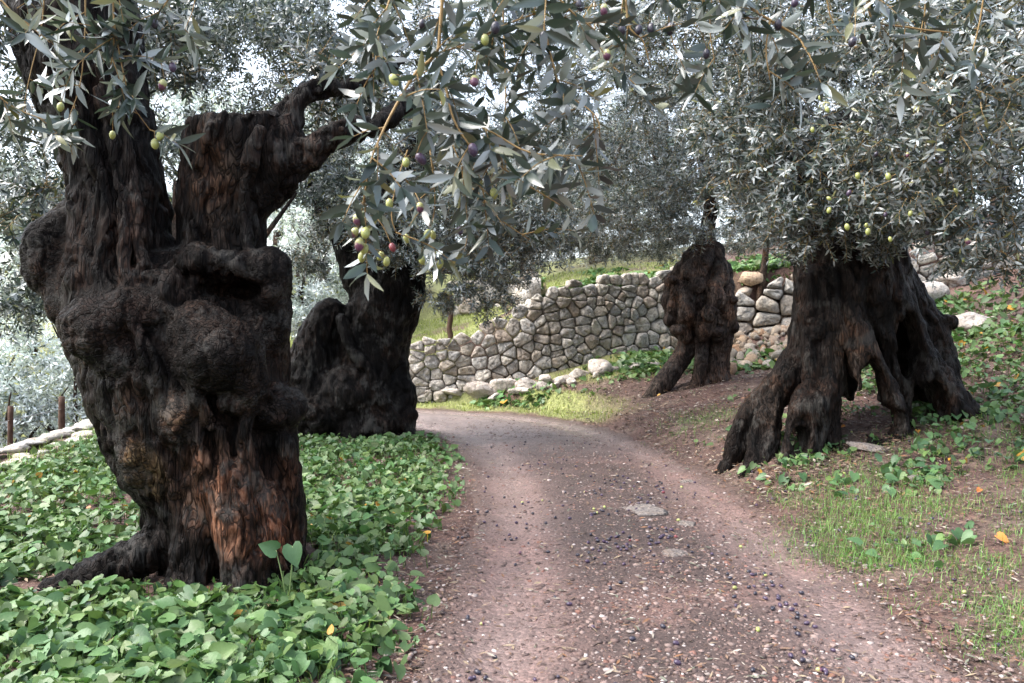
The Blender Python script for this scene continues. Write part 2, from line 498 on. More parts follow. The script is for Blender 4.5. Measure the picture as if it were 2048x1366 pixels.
path_me = mesh_np("path", np.stack([pxr, pyr, pz], 1), pq, M_PATH, pc, True)
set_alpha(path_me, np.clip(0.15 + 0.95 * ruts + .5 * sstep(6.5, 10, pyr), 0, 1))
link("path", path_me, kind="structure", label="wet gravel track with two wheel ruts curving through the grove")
print("terrain", time.time() - T0)

# ------------------------------------------------------------------ signed distance trunks
def catmull(pts, n=5):
    return smooth_poly(np.asarray(pts, float), n)

class SDF:
    def __init__(s, vox): s.vox = vox; s.ops = []
    def tube(s, pts, k=0.05, n=5, cut=False):
        p = catmull(pts, n) if len(pts) > 2 else np.asarray(pts, float)
        s.ops.append(("cut" if cut else "tube", p, k))
    def blob(s, c, r, k=0.05, cut=False, rot=0.0):
        s.ops.append(("bcut" if cut else "blob", np.asarray(c, float), np.asarray(r, float) * np.ones(3), k, rot))
    def plane(s, p, n, k=0.02):
        s.ops.append(("plane", np.asarray(p, float), nrm(np.asarray(n, float)), k))
    def build(s):
        lo, hi = np.full(3, 1e9), np.full(3, -1e9)
        for o in s.ops:
            if o[0] == "tube":
                lo = np.minimum(lo, (o[1][:, :3] - o[1][:, 3:4]).min(0)); hi = np.maximum(hi, (o[1][:, :3] + o[1][:, 3:4]).max(0))
            elif o[0] == "blob":
                lo = np.minimum(lo, o[1] - o[2].max()); hi = np.maximum(hi, o[1] + o[2].max())
        lo -= 0.06; hi += 0.06
        n = np.ceil((hi - lo) / s.vox).astype(int) + 1
        ax = [lo[i] + s.vox * np.arange(n[i]) for i in range(3)]
        D = np.full(n, 0.5, dtype=np.float32)
        def win(a, b):
            sl = []
            for i in range(3):
                i0 = max(0, int((a[i] - lo[i]) / s.vox) - 1); i1 = min(n[i], int((b[i] - lo[i]) / s.vox) + 2)
                if i1 <= i0: return None
                sl.append(slice(i0, i1))
            return tuple(sl)
        def grid(w):
            return np.meshgrid(*[ax[i][w[i]].astype(np.float32) for i in range(3)], indexing='ij', sparse=True)
        def smin(a, b, k):
            h = np.clip(0.5 + 0.5 * (b - a) / k, 0, 1)
            return b + (a - b) * h - k * h * (1 - h)
        for o in s.ops:
            if o[0] in ("tube", "cut"):
                k = o[2]
                # distance of the whole tube first, then one smooth union
                m = o[1][:, 3].max() + k * 1.5 + 0.06
                w = win(o[1][:, :3].min(0) - m, o[1][:, :3].max(0) + m)
                if w is None: continue
                g0 = [sl.start for sl in w]
                d = np.full([sl.stop - sl.start for sl in w], 9.0, dtype=np.float32)
                for a, b in zip(o[1][:-1], o[1][1:]):
                    mm = max(a[3], b[3]) + k * 1.5 + 0.06
                    ww = win(np.minimum(a[:3], b[:3]) - mm, np.maximum(a[:3], b[:3]) + mm)
                    if ww is None: continue
                    X, Y, Z = grid(ww)
                    ab = b[:3] - a[:3]; L = max(float(ab @ ab), 1e-9)
                    t = np.clip(((X - a[0]) * ab[0] + (Y - a[1]) * ab[1] + (Z - a[2]) * ab[2]) / L, 0, 1)
                    q = np.sqrt((X - a[0] - t * ab[0]) ** 2 + (Y - a[1] - t * ab[1]) ** 2 + (Z - a[2] - t * ab[2]) ** 2) - (a[3] + t * (b[3] - a[3]))
                    loc = tuple(slice(ww[i].start - g0[i], ww[i].stop - g0[i]) for i in range(3))
                    if any(l.start < 0 for l in loc): continue
                    d[loc] = np.minimum(d[loc], q)
                if o[0] == "tube": D[w] = smin(D[w], d, k)
                else: D[w] = -smin(-D[w], d, k)
            elif o[0] in ("blob", "bcut"):
                c, r, k, rot = o[1:]
                m = r.max() + k * 1.5 + 0.05
                w = win(c - m, c + m)
                if w is None: continue
                X, Y, Z = grid(w)
                cs, sn = math.cos(rot), math.sin(rot)
                xx = (X - c[0]) * cs + (Z - c[2]) * sn; zz = -(X - c[0]) * sn + (Z - c[2]) * cs
                e = np.sqrt((xx / r[0]) ** 2 + ((Y - c[1]) / r[1]) ** 2 + (zz / r[2]) ** 2)
                d = ((e - 1) * r.min()).astype(np.float32)
                if o[0] == "blob": D[w] = smin(D[w], d, k)
                else: D[w] = -smin(-D[w], d, k)
            else:
                X, Y, Z = np.meshgrid(*[a.astype(np.float32) for a in ax], indexing='ij', sparse=True)
                p, nn, k = o[1:]
                d = (X - p[0]) * nn[0] + (Y - p[1]) * nn[1] + (Z - p[2]) * nn[2]
                D = -smin(-D, -d.astype(np.float32), k)
        # surface nets
        D[0], D[-1], D[:, 0], D[:, -1], D[:, :, 0], D[:, :, -1] = .05, .05, .05, .05, .05, .05
        ins = D < 0
        cnt = np.zeros(np.array(D.shape) - 1, dtype=np.int8)
        offs = [(a, b, c) for a in (0, 1) for b in (0, 1) for c in (0, 1)]
        sh = lambda A, o: A[o[0]:A.shape[0] - 1 + o[0], o[1]:A.shape[1] - 1 + o[1], o[2]:A.shape[2] - 1 + o[2]]
        for o in offs: cnt += sh(ins, o)
        act = np.argwhere((cnt > 0) & (cnt < 8))
        idx = np.full(cnt.shape, -1, dtype=np.int32)
        idx[act[:, 0], act[:, 1], act[:, 2]] = np.arange(len(act))
        val = {o: D[act[:, 0] + o[0], act[:, 1] + o[1], act[:, 2] + o[2]] for o in offs}
        acc = np.zeros((len(act), 3)); num = np.zeros(len(act))
        for i, a in enumerate(offs):
            for b in offs[i + 1:]:
                if sum(abs(a[j] - b[j]) for j in range(3)) != 1: continue
                va, vb = val[a], val[b]
                m = (va < 0) != (vb < 0)
                t = np.where(m, va / np.where(m, va - vb, 1), 0)
                pt = np.array(a)[None] + t[:, None] * (np.array(b) - np.array(a))[None]
                acc[m] += pt[m]; num[m] += 1
        V = lo + s.vox * (act + acc / num[:, None])
        Fc = []
        for axn in range(3):
            e = [slice(None)] * 3; f = [slice(None)] * 3
            e[axn] = slice(0, -1); f[axn] = slice(1, None)
            A, B = ins[tuple(e)], ins[tuple(f)]
            u, v = (axn + 1) % 3, (axn + 2) % 3
            for sgn in (0, 1):
                ed = np.argwhere((A & ~B) if sgn == 0 else (~A & B))
                ed = ed[(ed[:, u] > 0) & (ed[:, v] > 0)]
                def cell(du, dv):
                    c = ed.copy(); c[:, u] -= du; c[:, v] -= dv
                    return idx[c[:, 0], c[:, 1], c[:, 2]]
                q = np.stack([cell(1, 1), cell(0, 1), cell(0, 0), cell(1, 0)], 1)
                if sgn: q = q[:, ::-1]
                Fc.append(q[(q >= 0).all(1)])
        return V, np.concatenate(Fc)

def vert_normals(V, Q):
    n = np.cross(V[Q[:, 2]] - V[Q[:, 0]], V[Q[:, 3]] - V[Q[:, 1]])
    N = np.zeros_like(V)
    for k in range(4): np.add.at(N, Q[:, k], n)
    return nrm(N)

def bark_relief(V, Q, amp, f, seed, zs, km):
    N = vert_normals(V, Q)
    tw = V.copy()
    a = 0.35 * np.sin(V[:, 2] * 1.7 + seed)
    tw[:, 0] += a * 0.15
    wob = fbm(V * 3.0, seed + 3, 2)[:, None] * 0.06
    q = tw + wob
    r1 = np.abs(fbm(q * np.array([13, 13, 13 * zs]) * f, seed + 5, 2))          # fissures that run up the stem
    r2 = fbm(q * np.array([36, 36, 36 * zs * 1.3]) * f, seed + 9, 2)
    lump = fbm(V * 3.6 * f, seed + 13, 2)
    knob = np.clip(vnoise(V * 9 * f, seed + 17) - 0.35, 0, 1)
    iso = 0.009 * fbm(V * 22, seed + 31, 3) - 0.008 * np.clip(1 - np.abs(fbm(V * 15, seed + 35, 2)) * 6, 0, 1)
    plate = vnoise(q * np.array([30, 30, 12.]) * f, seed + 23)
    d = amp * (-0.026 * np.clip(1 - r1 * 6.5, 0, 1) + 0.006 + 0.010 * r2 + 0.020 * lump + 0.025 * knob + 0.010 * plate)
    d = d * (1 - km) + (iso + amp * (0.022 * lump + 0.020 * fbm(V * 7.5 * f, seed + 41, 2)) - 0.012 * np.clip(1 - r1 * 6.5, 0, 1)) * km
    return V + N * d[:, None]

def stain(V, base, patches, seed=0):
    C = np.ones((len(V), 3)) * np.asarray(base)
    for c, r, rgb, st in patches:
        d = np.linalg.norm((V - c) / r, axis=1) + 0.55 * fbm(V * 5, seed + 1, 3)
        m = sstep(1.1, 0.55, d) * st
        C = C * (1 - m[:, None]) + np.asarray(rgb) * m[:, None]
    return C

def tb(pts, D):
    """tube through pixels: (px, py, depth offset, radius in px)"""
    return [tuple(P(p[0], p[1], D + p[2])) + (p[3] / F * D,) for p in pts]

def root_tb(pts, D):
    """tube like tb() whose end dives into the soil"""
    q = [list(p) for p in tb(pts, D)]
    for k, f in ((-2, .15), (-1, -.7)):
        q[k][2] = min(q[k][2], TZ(q[k][0], q[k][1]) + q[k][3] * f)
    e = [q[-1][i] + (q[-1][i] - q[-2][i]) * .6 for i in range(3)]
    e[2] = TZ(e[0], e[1]) - .12
    q.append(e + [q[-1][3] * .6])
    return [tuple(p) for p in q]

def ribs(sd, roots, D, seed, k=.015):
    """thin cords of wood that run along the face of each root"""
    g = np.random.default_rng(seed)
    for q in roots:
        for side in (-.75, -.2, .4, .85):
            if g.random() < .15: continue
            pts = [(p[0] + side * p[3] + g.normal() * 2, p[1] + g.normal() * 3, p[2] - p[3] / F * D * math.sqrt(max(0, 1 - side * side)) * .92, p[3] * g.uniform(.22, .36) + 1.2) for p in q]
            sd.tube(root_tb(pts, D) if pts[-1][1] > 770 else tb(pts, D), k, 4)

def twist_strands(sd, axis_pts, n, rad_fac, r, k, turns, seed, wob=0.06):
    """ropes of wood that wind up round an axis of (x,y,z,radius)"""
    g = np.random.default_rng(seed)
    ax = catmull(axis_pts, 6)
    m = len(ax)
    for i in range(n):
        ph = 2 * math.pi * i / n + g.uniform(-.25, .25)
        pts = []
        for j in range(0, m, 2):
            t = j / (m - 1)
            a = ph + turns * 2 * math.pi * t + g.uniform(-.1, .1)
            rr = ax[j][3] * rad_fac * (1 + g.uniform(-wob, wob))
            pts.append((ax[j][0] + rr * math.cos(a), ax[j][1] + rr * math.sin(a), ax[j][2], r * g.uniform(.7, 1.25) * (ax[j][3] / ax[0][3]) ** .5))
        sd.tube(pts, k, 4)

def trunk_object(tree, sd, mat, amp, f, seed, base, patches=(), zs=0.2, name="trunk", knots=()):
    V, Q = sd.build()
    km = np.zeros(len(V))
    for c_, r_ in knots: km = np.maximum(km, sstep(1.45, .9, np.linalg.norm((V - c_) / r_, axis=1)))
    V = bark_relief(V, Q, amp, f, seed, zs, km)
    C = stain(V, base, patches, seed)
    loc = np.array(tree.location)
    me = mesh_np(name, V - loc, Q, mat, C, True)
    set_alpha(me, km)
    print(name, len(Q), round(time.time() - T0, 1))
    return link(name, me, tree)

# ---- the great burred olive at the left
D1 = 4.4
b1 = P(440, 1130, D1); b1[2] = TZ(b1[0], b1[1])
tree1 = thing("olive_tree", b1, "huge burred olive trunk with two stems, nearest on the left of the track", "tree")
s = SDF(0.0116)
# lower trunk and stems
main = tb([(455, 1175, 0, 125), (458, 1090, 0, 122), (448, 980, 0, 138), (412, 880, 0, 165), (368, 760, 0, 182), (345, 660, 0.0, 158)], D1)
s.tube(tb([(475, 650, .06, 98), (455, 560, .1, 92), (446, 450, .1, 86), (455, 350, .1, 94), (488, 250, .1, 100), (495, 180, .1, 98)], D1), 0.05)
s.plane(P(480, 240, D1 + .1), (-0.06, -0.10, 1.0), 0.02)
s.tube(main, 0.06)
s.tube(tb([(470, 760, .02, 105), (475, 650, .06, 95), (456, 560, .1, 85)], D1), 0.05)
s.tube(tb([(300, 720, -.02, 120), (245, 600, 0, 118), (238, 470, 0, 96), (228, 340, .02, 88), (192, 210, .03, 100), (158, 90, .05, 116), (130, -60, .1, 118), (90, -260, .15, 100)], D1), 0.05)
# limbs that leave the cut stump
s.tube(tb([(535, 330, .1, 60), (572, 250, .12, 34), (590, 212, .12, 22), (618, 186, .15, 18), (660, 178, .2, 17), (720, 168, .35, 16), (800, 120, .6, 13)], D1), 0.05)
s.tube(tb([(520, 370, .1, 60), (568, 335, .08, 42), (612, 308, .06, 31), (652, 280, .05, 26), (700, 262, .1, 24), (770, 240, .3, 20), (860, 170, .6, 15)], D1), 0.06)
s.blob(P(555, 300, D1 + .08), [.15, .16, .19], 0.07)
# burls
burls = ((112, 515, -.05, 58, 84, .2, .035), (150, 440, 0, 46, 36, .14, .04), (145, 600, -.1, 50, 68, .15, .04), (205, 660, -.40, 72, 66, .2, .06), (262, 620, -.40, 46, 40, .16, .05), (255, 715, -.40, 50, 40, .14, .05),
         (300, 630, -.40, 40, 36, .12, .03), (440, 705, -.43, 78, 76, .22, .045), (405, 650, -.42, 54, 44, .16, .045), (480, 740, -.40, 40, 44, .14, .04),
         (540, 555, -.10, 46, 66, .19, .03), (535, 640, -.05, 48, 90, .15, .05), (547, 815, -.16, 60, 48, .22, .03),
         (500, 770, -.40, 34, 52, .12, .03), (285, 900, -.32, 46, 56, .15, .04), (285, 945, -.28, 34, 26, .13, .03),
         (365, 825, -.44, 32, 50, .1, .03), (255, 850, -.1, 36, 66, .16, .06), (190, 690, -.1, 40, 46, .15, .06),
         (385, 330, -.1, 12, 18, .05, .03), (395, 505, -.2, 32, 20, .1, .025), (345, 590, -.36, 22, 50, .1, .03), (470, 805, -.42, 28, 26, .09, .025), (170, 560, -.22, 28, 30, .1, .025), (500, 520, -.16, 34, 22, .1, .03))
for px, py, dd, rx, ry, rz, k in burls:
    s.blob(P(px, py, D1 + dd), [rx / F * D1, rz, ry / F * D1], k)
for pts in ([(305, 960, -.36, 12), (318, 900, -.42, 14), (348, 800, -.47, 13), (350, 700, -.44, 12), (345, 600, -.40, 10)], [(500, 1080, -.36, 14), (505, 960, -.38, 15), (488, 870, -.43, 13), (520, 760, -.38, 11)],
            [(420, 1080, -.36, 13), (412, 960, -.42, 15), (396, 880, -.47, 14), (390, 790, -.5, 12)], [(575, 1050, -.2, 12), (582, 950, -.22, 14), (566, 870, -.24, 13)], [(455, 1060, -.38, 9), (450, 940, -.42, 10), (440, 860, -.45, 9)],
            [(205, 590, -.30, 14), (215, 480, -.27, 13), (205, 380, -.24, 12), (168, 250, -.26, 13), (130, 120, -.3, 13)], [(290, 600, -.3, 13), (282, 470, -.25, 14), (262, 340, -.22, 12), (226, 210, -.25, 13), (200, 80, -.3, 13)],
            [(250, 560, -.33, 10), (245, 430, -.28, 12), (232, 320, -.25, 10), (196, 180, -.28, 12)], [(240, 590, -.5, 9), (285, 690, -.52, 12), (320, 770, -.5, 12), (330, 850, -.45, 10)], [(345, 620, -.46, 9), (352, 720, -.5, 11), (395, 790, -.52, 10), (420, 850, -.48, 10)], [(160, 600, -.3, 10), (150, 680, -.3, 12), (205, 760, -.35, 12), (245, 860, -.3, 10)],
            [(520, 640, -.3, 10), (515, 720, -.4, 12), (540, 790, -.36, 10)], [(400, 540, -.14, 12), (395, 430, -.13, 11), (402, 330, -.16, 11), (430, 250, -.18, 12)], [(500, 520, -.14, 12), (488, 420, -.13, 10), (500, 330, -.17, 10), (520, 260, -.18, 10)]):
    s.tube(tb(pts, D1), .022)
s.tube(tb([(343, 250, -.1, 22), (346, 380, -.16, 20), (352, 470, -.22, 18), (362, 560, -.3, 16)], D1), .02, 5, True)
# hollow under the brow of the right stem
s.blob(P(432, 575, D1 - .42), [.19, .40, .06], 0.03, True)
s.blob(P(388, 345, D1 - .2), [.028, .08, .04], 0.02, True)
s.tube(tb([(365, 525, -.24, 22), (420, 520, -.26, 24), (480, 530, -.24, 22), (520, 545, -.2, 22)], D1), 0.04)
# buttresses and roots
for pts in ([(350, 980, -.1, 46), (335, 1060, -.16, 42), (295, 1105, -.24, 40), (230, 1135, -.32, 38), (165, 1160, -.4, 34), (100, 1185, -.45, 22)],
            [(400, 960, -.25, 48), (392, 1060, -.32, 42), (375, 1120, -.4, 36), (345, 1165, -.5, 24)],
            [(470, 960, -.36, 48), (480, 1060, -.42, 45), (500, 1110, -.5, 36), (560, 1150, -.6, 24)],
            [(535, 880, -.1, 56), (552, 980, -.12, 50), (572, 1060, -.14, 42), (630, 1105, -.15, 24)],
            [(520, 1000, -.3, 40), (545, 1080, -.34, 34), (590, 1120, -.4, 22)],
            [(320, 900, .1, 56), (340, 1000, .2, 52), (335, 1080, .3, 36)], [(545, 950, .2, 52), (555, 1050, .3, 44), (585, 1080, .5, 26)]):
    s.tube(root_tb(pts, D1), 0.04)
twist_strands(s, tb([(455, 1150, 0, 124), (450, 1000, 0, 136), (412, 880, 0, 164), (370, 760, 0, 176)], D1), 12, 0.90, .045, .03, .12, 3)
twist_strands(s, tb([(260, 620, 0, 108), (240, 470, 0, 96), (228, 340, .02, 90), (192, 210, .03, 100), (150, 60, .05, 112)], D1), 10, 0.92, .03, .018, .1, 5)
trunk_object(tree1, s, M_BARK, 1.0, 1.0, 1, (0.26, 0.235, 0.225), [
    (P(555, 985, D1 - .5), np.array([.22, .4, .40]), (2.3, 1.4, 1.0), .8),
    (P(430, 980, D1 - .55), np.array([.34, .45, .36]), (1.7, 1.25, 1.02), .85),
    (P(290, 940, D1 - .4), np.array([.14, .3, .16]), (2.0, 1.7, 1.0), .75),
    (P(345, 830, D1 - .5), np.array([.09, .2, .13]), (2.4, 2.3, 2.15), .7),
    (P(210, 650, D1 - .6), np.array([.25, .3, .22]), (.85, .66, .58), .7),
    (P(240, 450, D1 - .4), np.array([.10, .3, .5]), (.9, .76, .7), .6),
    (P(420, 380, D1 - .2), np.array([.16, .3, .4]), (.85, .76, .66), .7)],
    knots=[(P(px, py, D1 + dd), np.array([rx / F * D1, rz, ry / F * D1])) for px, py, dd, rx, ry, rz, k in burls if rx > 28])

# ---- the second olive on the left, where the track bends
D2 = 9.9
b2 = P(735, 870, D2); b2[2] = TZ(b2[0], b2[1])
tree2 = thing("olive_tree", b2, "black leaning olive trunk with a humped flank, behind the huge burred one", "tree")
s = SDF(0.024)
m2 = tb([(735, 900, 0, 78), (742, 800, 0, 70), (745, 710, 0, 66), (762, 630, 0, 68), (780, 570, 0, 62), (778, 520, 0, 60), (790, 430, 0, 48), (830, 300, .2, 34)], D2)
s.tube(m2, .12)
s.tube(tb([(720, 560, 0, 36), (690, 490, 0, 22), (655, 435, 0, 15), (620, 360, .1, 12)], D2), .1)
s.tube(tb([(650, 890, -.1, 74), (628, 800, -.1, 62), (628, 720, -.1, 50), (648, 650, -.1, 36), (662, 625, -.05, 28)], D2), .1)
for px, py, dd, rx, ry, rz in ((822, 592, 0, 30, 32, .25), (826, 560, 0, 22, 30, .2), (805, 770, -.1, 22, 18, .12), (822, 800, -.1, 12, 26, .1), (805, 830, -.1, 26, 16, .14),
                              (700, 790, -.35, 60, 60, .3), (640, 830, -.35, 60, 45, .3), (745, 850, -.3, 60, 36, .3), (600, 740, 0, 26, 50, .3)):
    s.blob(P(px, py, D2 + dd), [rx / F * D2, rz, ry / F * D2], .07)
s.blob(P(796, 800, D2 - .1), [.06, .6, .12], .03, True)
s.tube(tb([(685, 640, -.42, 10), (700, 690, -.46, 11), (735, 740, -.48, 11), (765, 800, -.45, 10), (790, 850, -.4, 12)], D2), .05)
for pts in ([(780, 800, 0, 40), (800, 860, -.1, 30), (830, 890, -.2, 16)], [(650, 860, -.2, 46), (610, 890, -.3, 26)], [(720, 840, -.3, 40), (700, 890, -.5, 24)]):
    s.tube(tb(pts, D2), .1)
twist_strands(s, m2[:6], 8, .9, .085, .06, .2, 11)
trunk_object(tree2, s, M_BARK, 1.3, .75, 4, (0.17, 0.16, 0.16))

# ---- the big olive on the right with open stilt roots
D3 = 7.5
b3 = P(1700, 830, D3); b3[2] = TZ(b3[0], b3[1])
tree3 = thing("olive_tree", b3, "broad olive trunk standing on splayed open roots on the right bank", "tree")
s = SDF(0.018)
m3 = tb([(1702, 655, 0, 78), (1700, 600, 0, 100), (1698, 550, 0, 104), (1694, 480, 0, 102), (1690, 400, .05, 96), (1690, 300, .1, 80)], D3)
s.tube(m3, .08)
roots3 = [
    [(1626, 560, -.1, 30), (1620, 650, -.15, 32), (1602, 730, -.2, 34), (1552, 785, -.22, 32), (1502, 830, -.22, 26), (1462, 872, -.22, 19), (1434, 900, -.22, 10)],
    [(1616, 600, 0, 26), (1598, 700, .05, 28), (1562, 760, .1, 24), (1510, 800, .1, 18), (1480, 845, 0, 13)],
    [(1640, 560, -.3, 32), (1640, 680, -.38, 36), (1648, 770, -.42, 38), (1622, 820, -.5, 40), (1596, 870, -.6, 30), (1570, 915, -.7, 16)],
    [(1540, 800, -.3, 26), (1520, 850, -.45, 26), (1495, 905, -.6, 14)],
    [(1690, 540, -.35, 28), (1705, 640, -.42, 30), (1728, 720, -.48, 30), (1752, 775, -.52, 34), (1775, 825, -.56, 38), (1770, 880, -.6, 26)],
    [(1752, 770, -.5, 28), (1755, 830, -.6, 16), (1735, 885, -.7, 8)],
    [(1750, 560, -.3, 30), (1760, 650, -.3, 22), (1790, 710, -.28, 24), (1812, 770, -.25, 24), (1830, 820, -.25, 20)],
    [(1775, 540, -.2, 38), (1808, 640, -.25, 30), (1838, 715, -.3, 34), (1878, 770, -.35, 36), (1925, 815, -.4, 32), (1985, 850, -.45, 18)],
    [(1785, 540, 0, 34), (1832, 620, 0, 34), (1866, 680, 0, 32), (1895, 740, 0, 26), (1935, 800, 0, 18)],
    [(1690, 620, .3, 50), (1665, 740, .4, 30), (1645, 830, .45, 24)], [(1790, 620, .3, 44), (1850, 740, .4, 30), (1885, 810, .45, 20)],
    [(1625, 620, .3, 40), (1600, 740, .35, 26), (1575, 820, .4, 18)], [(1860, 640, -.05, 20), (1890, 700, -.12, 18), (1900, 760, -.2, 18), (1935, 830, -.25, 13), (1990, 870, -.3, 8)],
    [(1670, 600, -.42, 14), (1668, 700, -.46, 16), (1660, 770, -.5, 18), (1665, 840, -.55, 14), (1650, 890, -.6, 8)]]
for q in roots3: s.tube(root_tb(q, D3), .03)
ribs(s, roots3[:9], D3, 5)
for px, py, dd, rx, ry, rz in ((1645, 660, -.5, 28, 26, .1), (1622, 815, -.62, 34, 30, .14), (1895, 645, -.05, 18, 16, .1), (1770, 820, -.6, 36, 40, .16)):
    s.blob(P(px, py, D3 + dd), [rx / F * D3, rz, ry / F * D3], .05)
for px, py, rx, ry in ((1690, 790, 28, 80), (1778, 690, 25, 66), (1814, 812, 24, 60), (1708, 830, 34, 34), (1548, 860, 18, 26)):
    s.blob(P(px, py, D3), [rx / F * D3, 2.0, ry / F * D3], .03, True)
s.tube(tb([(1660, 600, -.6, 12), (1672, 700, -.62, 14), (1690, 780, -.6, 12)], D3), .03, 5, True)
s.tube(tb([(1730, 520, -.5, 12), (1740, 600, -.52, 12), (1752, 660, -.5, 9)], D3), .03, 5, True)
twist_strands(s, m3[1:5], 12, .95, .055, .035, .06, 21)
trunk_object(tree3, s, M_BARK2, .9, .9, 8, (0.21, 0.19, 0.185), [
    (P(1705, 680, D3 - .6), np.array([.25, .4, .55]), (.85, .78, .72), .8), (P(1540, 820, D3 - .3), np.array([.4, .4, .3]), (.62, .57, .52), .7)])

# ---- the small twisted olive before the wall
D4 = 11.6
b4 = P(1405, 770, D4); b4[2] = TZ(b4[0], b4[1])
tree4 = thing("olive_tree", b4, "small twisted olive with a swollen lobed body on three bare legs", "tree")
s = SDF(0.015)
for pts in ([(1390, 650, 0, 28), (1372, 700, 0, 20), (1348, 738, -.02, 20), (1320, 775, -.08, 20), (1285, 812, -.14, 12), (1245, 835, -.2, 7)],
            [(1402, 650, -.08, 18), (1404, 705, -.14, 13), (1392, 748, -.16, 13), (1362, 788, -.2, 12)],
            [(1438, 640, 0, 34), (1438, 690, 0, 25), (1434, 735, 0, 25), (1436, 775, 0, 30), (1450, 790, 0, 24)],
            [(1436, 738, -.05, 14), (1412, 772, -.12, 11), (1385, 800, -.2, 7)]):
    s.tube(root_tb(pts, D4), .015)
for px, py, dd, rx, ry, rz, rot in ((1400, 595, 0, 50, 70, .34, 0), (1404, 640, 0, 54, 30, .34, 0), (1360, 600, 0, 24, 58, .28, -.05), (1452, 618, -.02, 18, 48, .24, .12)):
    s.blob(P(px, py, D4 + dd), [rx / F * D4, rz, ry / F * D4], .03, False, rot)
twist_strands(s, tb([(1404, 672, 0, 44), (1402, 630, 0, 60), (1398, 585, 0, 58), (1402, 550, 0, 52), (1406, 520, 0, 40), (1411, 497, 0, 26)], D4), 8, .92, .10, .018, .2, 77, .06)
for px, py, r in ((1345, 560, 8), (1352, 660, 11), (1432, 664, 11), (1466, 600, 8)):
    s.blob(P(px, py, D4 - .3), [r / F * D4 * 1.2, .12, r / F * D4], .03)
for q in (1, 3, 6, 8):      # creases round the lobes
    s.tube(tb([(1335 + g0, 548 + q * 13 + 3 * math.sin(q + g0 * .1), -.38 + .12 * abs(g0 - 60) / 60, 2.2) for g0 in (0, 30, 60, 90, 120)], D4), .012, 4, True)
s.tube(tb([(1405, 570, 0, 40), (1408, 522, 0, 34), (1413, 498, 0, 24), (1413, 465, 0, 15), (1422, 400, 0, 14), (1400, 300, .2, 11)], D4), .05)
for px, py, r in ((1425, 512, 11), (1400, 522, 10), (1428, 540, 12), (1340, 640, 14), (1466, 655, 12), (1420, 500, 8)):
    s.blob(P(px, py, D4 - .12), [r / F * D4] * 3, .03)
trunk_object(tree4, s, M_BARK2, .5, 1.2, 14, (0.85, 0.79, 0.76), [(P(1440, 600, D4 - .3), np.array([.25, .4, .5]), (1.5, 1.38, 1.28), .7), (P(1320, 780, D4), np.array([.3, .3, .3]), (1.3, 1.2, 1.05), .7)], .5)

# ------------------------------------------------------------------ foliage
LV6 = np.array([(0, 0, 0), (.28, .5, .0), (.28, -.5, .0), (.70, .42, .04), (.70, -.42, .04), (1, 0, -.02)])
LF6 = [np.array([(0, 2, 1), (3, 4, 5)]), np.array([(1, 2, 4, 3)])]
LV4 = np.array([(0, 0, 0), (.5, .5, .0), (.5, -.5, .0), (1, 0, 0)])
LF4 = [np.array([(0, 2, 3), (0, 3, 1)])]

def leaves_mesh(name, pos, ax, nor, length, width, colr, mat, simple=False, loc=(0, 0, 0)):
    LV, LF = (LV4, LF4) if simple else (LV6, LF6)
    side = nrm(np.cross(nor, ax)); up = np.cross(ax, side)
    k = len(LV)
    V = (pos[:, None] + ax[:, None] * (LV[None, :, 0:1] * length[:, None, None]) + side[:, None] * (LV[None, :, 1:2] * width[:, None, None])
         + up[:, None] * (LV[None, :, 2:3] * length[:, None, None] * 1.0 - (LV[None, :, 0:1] ** 2) * (length * .10)[:, None, None]))
    V = V.reshape(-1, 3) - np.asarray(loc)
    base = (np.arange(len(pos)) * k)[:, None, None]
    faces = [(f[None] + base).reshape(-1, f.shape[1]) for f in LF]
    return mesh_np(name, V, faces, mat, np.repeat(colr, k, axis=0), False)

def olive_colors(g, n, tone, silver=0.34):
    dark = np.stack([g.uniform(.030, .075, n), g.uniform(.030, .085, n), g.uniform(.030, .070, n)], 1)
    dark[:, 2] = dark[:, 1] * g.uniform(.78, .95, n); dark[:, 0] = dark[:, 1] * g.uniform(.62, .8, n)
    sv = g.uniform(.16, .38, n)[:, None] * np.array([.91, 1.0, 1.01])  # pale leaves: silver undersides, and sky glints painted as colour
    m = g.random(n) < silver
    c = np.where(m[:, None], sv, dark)
    y = g.random(n) < .04
    c[y] = np.array([.16, .16, .06])
    return c * tone[:, None]

